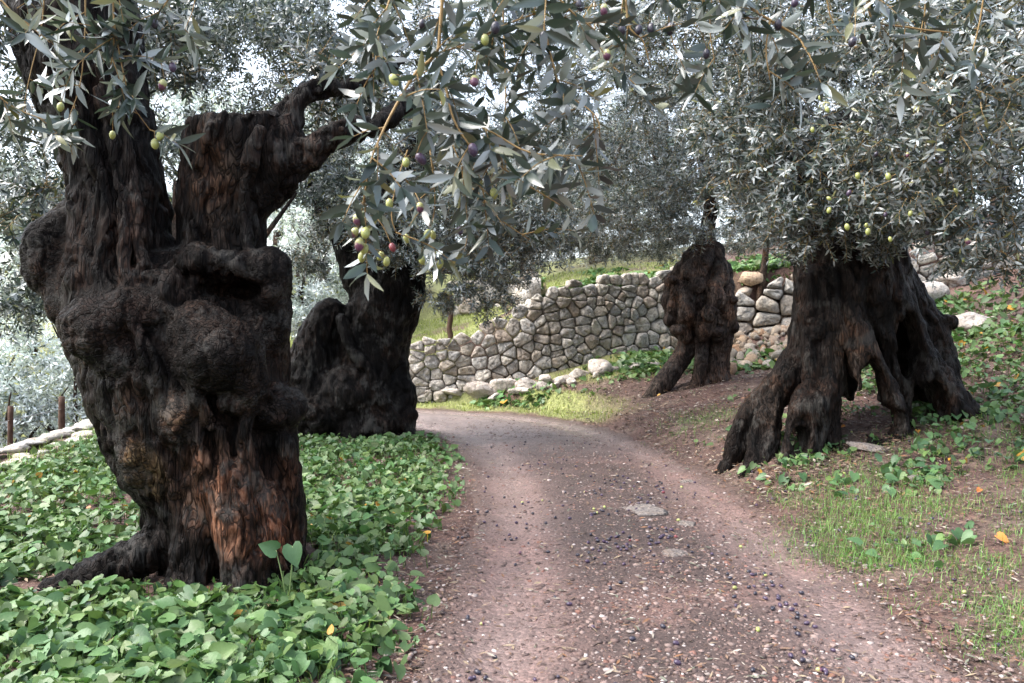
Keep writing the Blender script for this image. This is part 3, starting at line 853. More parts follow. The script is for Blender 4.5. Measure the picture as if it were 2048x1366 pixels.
def sprigs(g, clumps, pairs=7, droop=.35, spacing=.26, dens=1.0, size=1.0):
    """leaf arrays for twigs spread through ellipsoids: (px,py,depth,rx,ry,rdepth,n,leaf length)"""
    Pp, Ax, No, Ln, To, tw = [], [], [], [], [], []
    for (px, py, d, rx, ry, rd, n, ll) in clumps:
        n = int(n * dens); ll = ll * size
        c = P(px, py, d); rr = np.array([rx / F * d, rd, ry / F * d])
        u = nrm(g.normal(size=(n, 3))) * (g.random(n) ** .42)[:, None]
        # uneven: push twigs into sub-clumps
        nk = max(3, n // 22)
        cen = nrm(g.normal(size=(nk, 3))) * (g.random(nk) ** .4)[:, None]
        w = g.integers(0, nk, n)
        mixm = g.random(n) < .72
        u = np.where(mixm[:, None], cen[w] * .92 + u * .30, u)
        p0 = c + u * rr
        tone = 0.72 + 0.6 * g.random(nk)
        tn = np.where(mixm, tone[w], g.uniform(.7, 1.2, n))
        a = nrm(nrm(u * rr) * .55 + g.normal(size=(n, 3)) * .6 + np.array([0, 0, -droop]))
        L = ll * spacing * pairs * g.uniform(.8, 1.3, n)
        curl = g.normal(size=(n, 3)) * .25 + np.array([0, 0, -.25])
        ref = nrm(np.cross(a, g.normal(size=(n, 3))))
        ref2 = np.cross(a, ref)
        for k in range(pairs):
            t = (k + .5) / pairs
            base = p0 + a * (L * t)[:, None] + curl * (L * t * t)[:, None] * .6
            ang = k * 1.571 + g.uniform(-.4, .4, n)
            for sg in (1, -1):
                sd_ = ref * np.cos(ang)[:, None] * sg + ref2 * np.sin(ang)[:, None] * sg
                dr = nrm(a * g.uniform(.35, .95, n)[:, None] + sd_ + g.normal(size=(n, 3)) * .18)
                nn = nrm(a - dr * np.sum(a * dr, 1, keepdims=True) + g.normal(size=(n, 3)) * .25 + np.array([0, 0, .35]))
                Pp.append(base); Ax.append(dr); No.append(nn)
                Ln.append(ll * g.uniform(.7, 1.2, n) * (1 - .35 * abs(t - .45))); To.append(tn)
        tw.append(np.stack([p0 - a * (L * .25)[:, None], p0 + a * (L * .5)[:, None] + curl * (L * .25 * .6)[:, None], p0 + a * L[:, None] + curl * L[:, None] * .6], 1))
    return (np.concatenate(Pp), np.concatenate(Ax), np.concatenate(No), np.concatenate(Ln), np.concatenate(To), np.concatenate(tw))

def twig_mesh(name, tw, r, mat, loc):
    """thin three-sided stalks along (n,3,3) polylines"""
    n = len(tw)
    d = nrm(tw[:, 2] - tw[:, 0])
    u = nrm(np.cross(d, np.array([.3, .5, .8]))); v = np.cross(d, u)
    ring = []
    for j, f in enumerate((1.0, .8, .35)):
        for a in (0, 2.094, 4.189):
            ring.append(tw[:, j] + (u * math.cos(a) + v * math.sin(a)) * r * f)
    V = np.stack(ring, 1).reshape(-1, 3) - np.asarray(loc)
    f = []
    for j in (0, 1):
        for a in range(3):
            b = (a + 1) % 3
            f.append((j * 3 + a, j * 3 + b, j * 3 + 3 + b, j * 3 + 3 + a))
    f = np.array(f)
    Q = (f[None] + (np.arange(n) * 9)[:, None, None]).reshape(-1, 4)
    return mesh_np(name, V, Q, mat, None, True)

# a leaf modelled singly: folded along its rib and bowed
def one_leaf_mesh(name, w, bow, fold, mat):
    xs = [0, .12, .32, .58, .82, 1.0]; ws = [.03, .55, 1.0, .95, .5, .02]
    V, Q = [], []
    for x, ww in zip(xs, ws):
        z = -bow * x * x
        V += [(x, 0, z), (x, ww * w / 2, z + fold * ww * w), (x, -ww * w / 2, z + fold * ww * w)]
    for i in range(5):
        a, b = i * 3, i * 3 + 3
        Q += [(a, b, b + 1, a + 1), (a, a + 2, b + 2, b)]
    return mesh_np(name, np.array(V), np.array(Q), mat, None, True)
LEAF_ME = [one_leaf_mesh("olive_leaf", w, b, f, M_LEAF_ONE) for w, b, f in ((.22, .10, .18), (.25, .18, .1), (.20, .02, .22), (.26, .25, .14), (.23, -.08, .15))]

def frame(ax, nor):
    side = np.cross(nor, ax); side = side / max(np.linalg.norm(side), 1e-9)
    return ax, side, np.cross(ax, side)

def place(name, me, parent, pos, ax, nor, size):
    x, y, z = frame(ax, nor)
    o = bpy.data.objects.new(name, me)
    col.objects.link(o)
    o.parent = parent
    o.matrix_basis = Matrix(((x[0] * size, y[0] * size, z[0] * size, pos[0]), (x[1] * size, y[1] * size, z[1] * size, pos[1]),
                             (x[2] * size, y[2] * size, z[2] * size, pos[2]), (0, 0, 0, 1)))
    return o

def crown(tree, g, clumps, silver=.34, simple=False, twig_r=.0025, near=0, pairs=7, tone=1.0, wf=.24, droop=.35, dens=1.0, size=1.0):
    pos, ax, no, ln, to, tw = sprigs(g, clumps, pairs, droop, .26, dens, size)
    loc = np.array(tree.location)
    keep = np.ones(len(pos), bool)
    cr = None
    c = olive_colors(g, len(pos), to * tone, silver)
    if near:
        px = 1024 + pos[:, 0] / pos[:, 1] * F; py = HZ - (pos[:, 2] - CAM_H) / pos[:, 1] * F
        vis = (px > 0) & (px < 2048) & (py > 0) & (py < 1366)
        score = np.where(vis, ln / pos[:, 1], 0)
        top = np.argsort(-score)[:near]
        keep[top] = False
    cr = link("crown", leaves_mesh("crown", pos[keep], ax[keep], no[keep], ln[keep], ln[keep] * wf, c[keep], M_LEAF, simple, loc), tree, kind="stuff")
    if near:
        for i in top:
            place("leaf", LEAF_ME[int(g.integers(5))], cr, pos[i] - loc, ax[i], no[i], ln[i])
    if not simple or twig_r < .005: tm = link("twigs", twig_mesh("twigs", tw, twig_r, M_TWIG, loc), tree, kind="stuff")
    return tw

OLIVE_ME = []
def olive_meshes():
    for nm, stops in (("green", [(0.0, (.26, .30, .07)), (1.0, (.33, .34, .11))]), ("turning", [(0.0, (.07, .022, .05)), (.42, (.13, .04, .075)), (.62, (.30, .31, .10)), (1.0, (.36, .36, .15))]),
                      ("purple", [(0.0, (.028, .018, .045)), (1.0, (.06, .03, .06))]), ("black", [(0, (.010, .010, .018)), (1, (.026, .02, .034))]), ("red", [(0, (.16, .02, .03)), (1, (.22, .05, .05))])):
        t = NT("olive_" + nm)
        tc = t.n("ShaderNodeTexCoord"); sx = t.n("ShaderNodeSeparateXYZ"); t.l(tc.outputs["Object"], sx.inputs[0])
        f = t.math('ADD', t.math('ADD', t.math('MULTIPLY', sx.outputs["Z"], .5), .5), t.math('MULTIPLY', t.math('SUBTRACT', t.noise(tc.outputs["Object"], 2.0, 2), .5), .6))
        c = t.ramp(f, stops)
        bl = t.ramp(t.noise(tc.outputs["Object"], 3.0, 3), [(.45, (0, 0, 0)), (.75, (1, 1, 1))])
        c = t.mix(t.math('MULTIPLY', bl, .25), c, (.22, .22, .27))
        t.bsdf(c, .32, None, .5)
        V, Q = [], []
        seg_n, rings = 10, 7
        for i in range(rings + 1):
            a = math.pi * i / rings
            r = math.sin(a) * .70 * (1 + .05 * math.cos(a))
            for j in range(seg_n):
                b = 2 * math.pi * j / seg_n
                V.append((r * math.cos(b), r * math.sin(b), math.cos(a)))
        for i in range(rings):
            for j in range(seg_n):
                k = (j + 1) % seg_n
                Q.append((i * seg_n + j, (i + 1) * seg_n + j, (i + 1) * seg_n + k, i * seg_n + k))
        OLIVE_ME.append(mesh_np("olive_" + nm, np.array(V), np.array(Q), t.m, None, True))
olive_meshes()

def hang_olives(g, parent, loc, pts, size, mix=(.45, .25, .2, .1, 0)):
    for p in pts:
        k = int(g.choice(5, p=np.array(mix) / sum(mix)))
        a = nrm(np.array([g.normal() * .3, g.normal() * .3, -1]))
        s_ = size * g.uniform(.8, 1.2)
        place("olive", OLIVE_ME[k], parent, p - loc, nrm(np.cross(a, np.array([.2, 1, .1]))), -a, s_)

# crowns of the four standing trees; clumps above the view added for shade
g = np.random.default_rng(101)
crown(tree1, g, [(60, 430, 5.4, 100, 90, .5, 60, .075), (20, 120, 4.2, 130, 160, .5, 90, .075), (300, 60, 4.6, 130, 70, .5, 60, .075), (640, 150, 5.0, 130, 90, .5, 70, .075), (780, 230, 5.2, 110, 80, .5, 60, .075),
                 (150, -260, 4.5, 450, 180, 1.4, 200, .08), (700, -250, 4.8, 420, 160, 1.2, 150, .08), (-250, 60, 4.6, 180, 300, 1.0, 150, .08)], .3, near=60)
tw2 = crown(tree2, g, [(1000, 370, 9.4, 170, 150, 1.0, 520, .085), (850, 290, 9.6, 160, 150, 1, 480, .085), (930, 520, 9.2, 120, 45, .6, 230, .08), (905, 580, 9.2, 60, 45, .4, 90, .075), (1010, 530, 10.0, 80, 45, .5, 150, .075), (960, 470, 9.6, 130, 60, .7, 260, .08),
                 (985, 590, 9.4, 55, 50, .4, 70, .075), (630, 490, 10.2, 60, 80, .5, 120, .08), (690, 390, 10, 90, 90, .8, 230, .085), (1080, 470, 9.2, 80, 70, .5, 190, .08), (1110, 250, 9.6, 120, 150, .8, 260, .085),
                 (760, 480, 9.8, 70, 50, .6, 120, .08), (780, 470, 9.0, 90, 55, .3, 170, .08), (700, 430, 9.0, 60, 50, .3, 70, .08), (650, 220, 9.8, 160, 110, 1, 260, .085), (850, 60, 9.6, 380, 130, 1.2, 760, .09), (900, -200, 9.6, 420, 180, 1.6, 180, .1)], .42, simple=True, tone=1.15, dens=1.35, size=.9)
tw3 = crown(tree3, g, [(1620, 330, 6.6, 190, 110, .9, 300, .085), (1850, 300, 5.6, 220, 160, .8, 360, .085), (1970, 180, 4.6, 120, 150, .5, 190, .085), (1700, 430, 6.4, 170, 60, .5, 190, .08), (1950, 440, 5.2, 120, 80, .5, 140, .08),
                 (1500, 250, 7.0, 140, 140, .8, 220, .085), (1880, 90, 5.6, 250, 110, 1, 260, .085), (1620, 120, 6.6, 220, 130, 1, 380, .085), (1350, 90, 7.6, 200, 120, .8, 300, .085), (1990, 520, 5.2, 45, 35, .3, 26, .075), (1760, 480, 6.6, 60, 26, .3, 40, .075), (1480, 40, 7.2, 230, 80, .8, 200, .085), (1900, 20, 5.8, 220, 80, .7, 180, .085), (1600, 490, 6.4, 50, 22, .3, 30, .075),
                 (1560, 440, 6.6, 110, 50, .4, 90, .08), (1880, 520, 5.6, 60, 30, .3, 20, .075), (1750, -200, 6.5, 480, 190, 1.8, 260, .09), (2150, 300, 6.0, 120, 260, 1, 160, .085)], .46, near=240, dens=1.6, size=.84, tone=1.12)
crown(tree4, g, [(1400, 380, 11.2, 160, 75, 1, 420, .085), (1250, 330, 11, 170, 120, 1, 480, .085), (1510, 400, 11.8, 100, 80, .8, 230, .085), (1350, 200, 11, 260, 120, 1.2, 560, .09), (1250, 440, 11.2, 120, 45, .7, 200, .08),
                 (1380, 455, 11.0, 90, 30, .5, 110, .075), (1150, 60, 10.4, 230, 90, 1, 330, .085), (1180, 450, 12.6, 150, 60, .6, 330, .085), (1290, 475, 13.0, 90, 36, .5, 190, .085), (1090, 490, 12.6, 70, 50, .5, 150, .08), (1215, 495, 13.2, 110, 28, .5, 170, .08), (1130, 400, 12.8, 140, 70, .6, 260, .085), (1540, 460, 12.8, 90, 40, .5, 120, .08), (1455, 480, 13.2, 75, 34, .4, 130, .08), (1330, 498, 13.6, 60, 22, .3, 80, .08), (1520, 300, 11.5, 140, 120, .8, 260, .085), (1500, 130, 11.5, 250, 140, 1.2, 420, .09), (1350, -80, 11.5, 420, 160, 1.5, 200, .1)], .46, simple=True, tone=1.2, dens=1.4, size=.9)
cl = [(1700, 430), (1850, 300), (1950, 250), (1980, 330), (1880, 360), (1920, 420), (1820, 380), (1780, 300), (1690, 340), (1900, 200), (1960, 480), (1750, 470), (1860, 450), (1640, 260), (1930, 300), (1990, 400)]
pts = [P(x + g.normal() * 38, y + g.normal() * 38, 4.9 + g.random() * .7) for x, y in cl for _ in range(3)]
hang_olives(g, tree3, np.array(tree3.location), pts, .021, (.6, .2, .15, .05, 0))
print("crowns", time.time() - T0)

# ------------------------------------------------------------------ trees that stand farther off
def tube_mesh(name, pts, mat, loc=(0, 0, 0), n=7, colr=None):
    p = np.asarray(pts, float)
    if len(p) > 2: p = catmull(p, 4)
    V = []
    for i, q in enumerate(p):
        d = nrm(p[min(i + 1, len(p) - 1), :3] - p[max(i - 1, 0), :3])
        u = nrm(np.cross(d, np.array([.31, .77, .2]))); v = np.cross(d, u)
        for j in range(n):
            a = 2 * math.pi * j / n
            V.append(q[:3] + (u * math.cos(a) + v * math.sin(a)) * q[3])
    V = np.array(V) - np.asarray(loc)
    m = len(p)
    I = np.arange(m * n).reshape(m, n)
    Q = np.stack([I[:-1], np.roll(I, -1, 1)[:-1], np.roll(I, -1, 1)[1:], I[1:]], -1).reshape(-1, 4)
    cap = [I[0][::-1][None], I[-1][None]]
    C = np.ones((len(V), 3)) * (colr if colr is not None else 1.0)
    return mesh_np(name, V, [Q] + cap, mat, C, True)

def merge_tubes(name, tubes, mat, loc, n=6):
    Vs, Qs, o = [], [], 0
    for pts in tubes:
        p = np.asarray(pts, float)
        if len(p) > 2: p = catmull(p, 4)
        d = nrm(np.gradient(p[:, :3], axis=0))
        u = nrm(np.cross(d, np.array([.31, .77, .2]))); v = np.cross(d, u)
        a = np.arange(n) * 2 * math.pi / n
        V = p[:, None, :3] + (u[:, None] * np.cos(a)[None, :, None] + v[:, None] * np.sin(a)[None, :, None]) * p[:, None, 3:4]
        I = np.arange(len(p) * n).reshape(-1, n) + o
        Qs.append(np.stack([I[:-1], np.roll(I, -1, 1)[:-1], np.roll(I, -1, 1)[1:], I[1:]], -1).reshape(-1, 4))
        Vs.append(V.reshape(-1, 3)); o += len(p) * n
    return mesh_np(name, np.concatenate(Vs) - np.asarray(loc), np.concatenate(Qs), mat, np.ones((o, 3)), True)

def far_tree(px, d, h, clumps, label, g, trunk_r=.18, lean=0.0, silver=.45, tone=1.25, simple=True, pairs=6, low=.26, dens=1.0):
    x = (px - 1024) / F * d
    z = TZ(x, d)
    t = thing("olive_tree", (x, d, z), label, "tree", "olive trees standing farther off")
    link("trunk", tube_mesh("trunk", [(x, d, z - .3, trunk_r * 1.5), (x + lean * .2, d, z + h * .15, trunk_r * 1.05), (x + lean * .5 + .1, d, z + h * .3, trunk_r * .9), (x + lean, d, z + h * .5, trunk_r * .6),
                                      (x + lean * 1.1, d, z + h * .8, trunk_r * .25)], M_BARK2, (x, d, z), 9), t)
    limbs = []
    for k in range(5):
        a = k * 1.3 + g.uniform(0, .8)
        limbs.append([(x + lean * .6, d, z + h * .36, trunk_r * .45), (x + lean + math.cos(a) * h * .18, d + math.sin(a) * h * .18, z + h * .55, trunk_r * .3), (x + lean + math.cos(a) * h * .34, d + math.sin(a) * h * .34, z + h * .78, trunk_r * .12)])
    link("limbs", merge_tubes("limbs", limbs, M_BARK2, (x, d, z)), t)
    cl = clumps
    if clumps is None:
        cl = []
        for k in range(13):
            a = k * 2.4; rr = h * .30 * (k % 3) / 2 + h * .08
            c = np.array([x + lean + math.cos(a) * rr, d + math.sin(a) * rr, z + h * (low + (.92 - low) * g.random())])
            px_, py_ = 1024 + c[0] / c[1] * F, HZ - (c[2] - CAM_H) / c[1] * F
            R_ = h * g.uniform(.16, .25)
            cl.append((px_, py_, c[1], R_ * F / d, R_ * .8 * F / d, R_, int(80 * (h / 4) ** 1.0), .11 * max(1, d / 18)))
    crown(t, g, cl, silver, simple, .006, 0, pairs, tone, .3, dens=dens)
    return t

g = np.random.default_rng(202)
far_tree(395, 8.6, 3.6, [(110, 450, 8.0, 110, 110, .7, 280, .085), (50, 580, 7.8, 65, 55, .4, 80, .085), (480, 90, 9, 260, 130, 1, 620, .08), (420, 30, 7.5, 200, 60, .6, 160, .08), (470, 300, 9.2, 150, 120, .8, 220, .08), (330, 330, 9, 150, 120, .8, 260, .085), (620, 330, 9.4, 100, 90, .7, 160, .085),
                         (30, 280, 8.2, 100, 190, .8, 240, .085), (250, 160, 8.6, 200, 140, .9, 240, .085), (300, -180, 8.6, 420, 170, 1.4, 120, .1), (30, 640, 7.8, 26, 26, .2, 14, .08), (250, 30, 7.6, 260, 70, .6, 220, .085), (560, 40, 8.4, 160, 80, .6, 160, .085)],
         "olive tree mostly hidden behind the huge burred trunk, leaves filling the upper left", g, .16, -.2, .42, 1.2, dens=1.5)
for px, d, h, lab in ((30, 12.8, 3.0, "nearest pale olive bush below the terrace edge, left of the second post"), (165, 13.4, 3.1, "nearest pale olive bush below the terrace edge, right of the second post"), (600, 14.9, 2.6, "low pale olive just left of the humped black trunk"), (690, 16.2, 3.0, "low pale olive directly behind the humped black trunk"),
                      (-60, 15, 3.6, "pale olive tree below the terrace edge, cut by the left frame edge"), (60, 19, 4.6, "pale olive tree in the valley straight behind the two wooden posts"),
                      (190, 15.5, 3.4, "pale low olive tree beyond the flat edging stones, beside the burred trunk"), (150, 27, 6.0, "bright hazy olive tree farthest off in the valley at the left"),
                      (560, 20, 5.0, "pale olive tree seen in the gap left of the humped black trunk"), (640, 17, 4.6, "bright olive tree rising behind the humped flank of the black trunk"),
                      (700, 27, 6.0, "faint olive tree far behind the black leaning trunk"), (-150, 24, 6.5, "pale tree crown in the far left corner of the valley"), (380, 24, 6.0, "pale olive tree showing between the two stems of the burred trunk")):
    far_tree(px, d, h, None, lab, g, .08 if d < 17 else .12, g.uniform(-.3, .3), .9, 2.3, low=.06 if d < 17 else .2, dens=1.5 if d < 16 else 1.0)  # leaf colour raised to stand in for overexposure and haze
for px, d, h, lab in ((1058, 16.6, 3.6, "dark-stemmed olive on the upper terrace above the left end of the wall"), (1195, 18.5, 3.8, "olive with a thin stem standing behind the highest part of the wall"),
                      (1330, 19, 4.2, "olive tree on the upper terrace straight behind the small twisted one"), (900, 21, 4.6, "olive tree on the grass terrace behind the lone dark post"), (1560, 18, 4.2, "olive tree above the tumbled stones of the wall"),
                      (1800, 17, 4.5, "olive tree on the slope above the stilt-rooted trunk"), (2000, 16, 4.2, "olive tree above the dry stone wall at the right edge"),
                      (1250, 26, 4.2, "olive tree high on the hillside behind the wall"), (1000, 27, 4.4, "olive tree on the hill above the grass terrace"), (1500, 26, 4.2, "olive tree on the hill above the tumbled wall"),
                      (1750, 26, 4.4, "olive tree highest on the hillside at the right")):
    far_tree(px, d, h, None, lab, g, .15, g.uniform(-.4, .4), .45, 1.35)
# young tree in front of the tumbled wall
ya = ground_at(1530, 640, 10.5)
yt = thing("young_olive_tree", ya, "slim young olive stem rising in front of the tumbled wall stones", "tree")
yd = ya[1]
link("trunk", tube_mesh("trunk", [tuple(P(1535, 655, yd)) + (.075,), tuple(P(1518, 610, yd)) + (.06,), tuple(P(1526, 550, yd)) + (.062,), tuple(P(1532, 500, yd)) + (.055,), tuple(P(1535, 470, yd)) + (.08,), tuple(P(1540, 400, yd)) + (.04,)], M_BARK2, ya, 10, (1.3, 1.15, 1.0)), yt)
crown(yt, g, [(1535, 460, yd, 55, 40, .4, 90, .08), (1530, 410, yd, 80, 60, .5, 130, .08)], .34, True, .004)
print("far trees", time.time() - T0)

# ------------------------------------------------------------------ branches that hang close to the lens
def near_branch(name, label, stems, g, leaf_len, side_len, step, olives, silver_bias=0, root=None, sag=.5, extra=0):
    """stems: lists of (px, py, depth, radius in mm)"""
    loc = P(*root)
    t = thing(name, loc, label, "branch", "olive branches hanging into the view")
    L = []      # leaves: pos, ax, nor, len
    tubes = []
    for st in stems:
        q = np.array([tuple(P(a, b, c)) + (r / 1000.,) for a, b, c, r in st])
        c = catmull(q, 6) if len(q) > 2 else q
        link("twig", tube_mesh("twig", q, M_TWIG, loc, 6), t)
        seg_l = np.concatenate([[0], np.cumsum(np.linalg.norm(np.diff(c[:, :3], axis=0), axis=1))])
        for sdist in np.arange(.02, seg_l[-1], step):
            p = np.array([np.interp(sdist, seg_l, c[:, k]) for k in range(3)])
            k = min(np.searchsorted(seg_l, sdist), len(c) - 1)
            d = nrm(c[k, :3] - c[max(k - 1, 0), :3])
            if g.random() < .8:
                dirv = nrm(d * .5 + g.normal(size=3) * .75 + np.array([0, 0, -sag * g.random()]))
                ll = side_len * g.uniform(.5, 1.3)
                e = p + dirv * ll + np.array([0, 0, -.12 * ll])
                mid = p + dirv * ll * .55
                tubes.append([tuple(p) + (.0018,), tuple(mid) + (.0014,), tuple(e) + (.0007,)])
                m = max(3, int(ll / (leaf_len * .27)))
                ref = nrm(np.cross(dirv, g.normal(size=3))); ref2 = np.cross(dirv, ref)
                for j in range(m + 1):
                    tq = (j + .6) / (m + .6)
                    b = p + (e - p) * tq
                    an = j * 1.571 + g.uniform(-.3, .3)
                    for sg in (1, -1):
                        sv = (ref * math.cos(an) + ref2 * math.sin(an)) * sg
                        dr = nrm(dirv * g.uniform(.4, 1.0) + sv + g.normal(size=3) * .15)
                        nn = nrm(dirv - dr * (dirv @ dr) + np.array([0, -.15, .45]) + g.normal(size=3) * .2)
                        L.append((b, dr, nn, leaf_len * g.uniform(.65, 1.15)))
                L.append((e, nrm(dirv + g.normal(size=3) * .1), nrm(g.normal(size=3) * .3 + np.array([0, 0, 1])), leaf_len * g.uniform(.7, 1)))
    if tubes:
        link("twigs", merge_tubes("twigs", tubes, M_TWIG, loc, 5), t, kind="stuff")
    pos = np.array([l[0] for l in L]); ax = np.array([l[1] for l in L]); no = np.array([l[2] for l in L]); ln = np.array([l[3] for l in L])
    px = 1024 + pos[:, 0] / pos[:, 1] * F; py = HZ - (pos[:, 2] - CAM_H) / pos[:, 1] * F
    vis = (px > -20) & (px < 2068) & (py > -20)
    order = np.argsort(-np.where(vis, ln / pos[:, 1], 0))
    for i in order[:290]:
        place("leaf", LEAF_ME[int(g.integers(5))], t, pos[i] - loc, ax[i], no[i], ln[i])
    rest = order[290:]
    if len(rest):
        cc = olive_colors(g, len(rest), g.uniform(.8, 1.2, len(rest)), .36)
        link("foliage", leaves_mesh("foliage", pos[rest], ax[rest], no[rest], ln[rest], ln[rest] * .26, cc, M_LEAF, False, loc), t, kind="stuff")
    for (ox, oy, od, kind_, sz) in olives:
        p = P(ox, oy, od)
        a = nrm(np.array([g.normal() * .25, g.normal() * .25, -1]))
        place("olive", OLIVE_ME[kind_], t, p - loc, nrm(np.cross(a, np.array([.2, 1, .1]))), -a, sz)
        topp = p - a * sz
        b = pos[np.argmin(np.linalg.norm(pos - (topp + np.array([0, 0, .02])), axis=1))]
        link("stalk", tube_mesh("stalk", [tuple(topp) + (.0009,), tuple((topp + b) / 2 + np.array([0, 0, .006])) + (.0009,), tuple(b) + (.0011,)], M_TWIG, loc, 5), t)
    print(name, len(L))
    return t

g = np.random.default_rng(303)
dC = 1.7
near_branch("olive_branch", "fruiting olive branch with orange twigs hanging over the middle of the track", [
    [(905, -170, dC, 6), (888, -40, dC, 5), (880, 60, dC, 4), (872, 108, dC, 3.6), (832, 145, dC - .02, 3.6), (790, 215, dC - .05, 3.2), (760, 275, dC - .08, 2.4), (740, 330, dC - .1, 2), (722, 430, dC - .1, 1.4)],
    [(872, 108, dC, 3), (890, 170, dC, 2.6), (908, 240, dC, 2.2), (945, 300, dC, 1.6)],
    [(872, 108, dC, 2.6), (940, 85, dC + .05, 2.2), (1010, 50, dC + .1, 2), (1090, 20, dC + .15, 2)],
    [(905, 230, dC + .1, 2.2), (985, 265, dC + .05, 2), (1060, 305, dC, 1.8), (1165, 312, dC, 1.4)],
    [(880, 190, dC + .12, 2), (895, 260, dC + .12, 1.8), (930, 340, dC + .1, 1.6), (980, 392, dC + .1, 1.2)],
    [(970, 310, dC + .1, 1.8), (1040, 360, dC + .1, 1.6), (1120, 410, dC + .1, 1.2)],
    [(815, 300, dC + .15, 1.8), (792, 370, dC + .12, 1.5), (783, 430, dC + .1, 1.3), (792, 465, dC + .1, 1)],
    [(1050, -100, dC + .2, 3.5), (1090, 60, dC + .2, 3), (1120, 170, dC + .18, 2.2), (1190, 230, dC + .1, 1.6), (1200, 275, dC + .1, 1.2)],
    [(1000, -100, dC + .3, 3), (1010, 120, dC + .3, 2.4), (1010, 240, dC + .25, 1.8), (1000, 330, dC + .2, 1.2)],
    [(760, -120, dC + .35, 3), (745, 80, dC + .35, 2.0), (735, 130, dC + .3, 1.4)],
    [(800, -60, dC + .3, 3), (760, 60, dC + .2, 2.2), (750, 140, dC + .1, 1.6)],
    [(860, 300, dC + .35, 2), (870, 400, dC + .35, 1.6), (860, 470, dC + .35, 1)],
    [(930, 360, dC + .4, 2), (990, 430, dC + .4, 1.6), (1060, 480, dC + .4, 1)],
    [(1060, -80, dC - .1, 3), (1130, 10, dC - .1, 2), (1190, 60, dC - .1, 1.4)]],
    g, .070, .12, .038,
    [(714, 440, dC - .1, 1, .0125), (708, 466, dC - .1, 1, .0125), (731, 466, dC - .11, 0, .0135), (719, 489, dC - .1, 1, .0145), (729, 498, dC - .08, 0, .012), (724, 514, dC - .05, 0, .012), (773, 523, dC, 0, .011), (761, 512, dC, 0, .011),
     (788, 160, dC - .05, 0, .0135), (949, 162, dC - .02, 1, .0145), (946, 300, dC - .02, 2, .015), (842, 318, dC - .04, 2, .0145), (762, 318, dC - .08, 2, .0135), (991, 56, dC, 3, .0145), (970, 80, dC, 0, .013), (1088, 72, dC, 3, .0125),
     (844, 48, dC, 3, .011), (779, 408, dC + .1, 0, .0125), (840, 415, dC + .1, 1, .0125), (988, 387, dC + .1, 0, .013), (844, 520, dC + .1, 0, .0115), (880, 528, dC + .1, 0, .0115), (855, 468, dC + .2, 0, .0125), (866, 470, dC + .25, 0, .0115), (813, 477, dC + .2, 0, .012),
     (1160, 12, dC + .1, 3, .0135), (1208, 20, dC + .1, 1, .0145), (1244, 60, dC + .1, 3, .0125), (958, 365, dC + .2, 0, .012), (920, 462, dC + .2, 2, .0115), (1024, 350, dC + .1, 2, .0115), (785, 495, dC + .15, 4, .0115), (812, 325, dC, 0, .012)],
    root=(905, -170, dC))
dL = 2.3
near_branch("olive_branch", "dark leafy olive spray hanging in front of the burred trunk at the top left", [
    [(230, -140, dL, 4), (226, 0, dL, 3), (230, 60, dL, 2.2), (222, 130, dL, 1.6)], [(-60, -80, dL - .2, 3.5), (20, 20, dL - .2, 2.4), (70, 60, dL - .2, 1.6), (100, 85, dL - .2, 1.2)],
    [(-60, 140, dL + .1, 3), (20, 210, dL + .1, 2.2), (90, 240, dL + .1, 1.4)], [(230, 60, dL, 2.2), (250, 160, dL, 1.8), (265, 210, dL, 1.4), (300, 260, dL, 1)],
    [(380, -100, dL, 3), (330, 10, dL, 2), (280, 40, dL, 1.4)], [(170, -100, dL + .2, 3), (170, 60, dL + .2, 2.2), (160, 170, dL + .2, 1.6), (135, 250, dL + .2, 1), (145, 310, dL + .2, .8)],
    [(90, -100, dL + .3, 3), (85, 40, dL + .3, 2), (60, 150, dL + .3, 1.4), (40, 250, dL + .3, 1)], [(400, -120, dL + .4, 3), (390, 0, dL + .4, 1.6), (370, 60, dL + .4, 1)]],
    g, .080, .125, .058, [(325, 170, dL, 1, .017), (308, 46, dL, 3, .017), (121, 214, dL, 0, .014), (320, 272, dL, 0, .016), (310, 288, dL, 0, .016), (345, 135, dL, 2, .015), (225, 270, dL + .1, 0, .013)], root=(230, -140, dL))
dR = 2.0
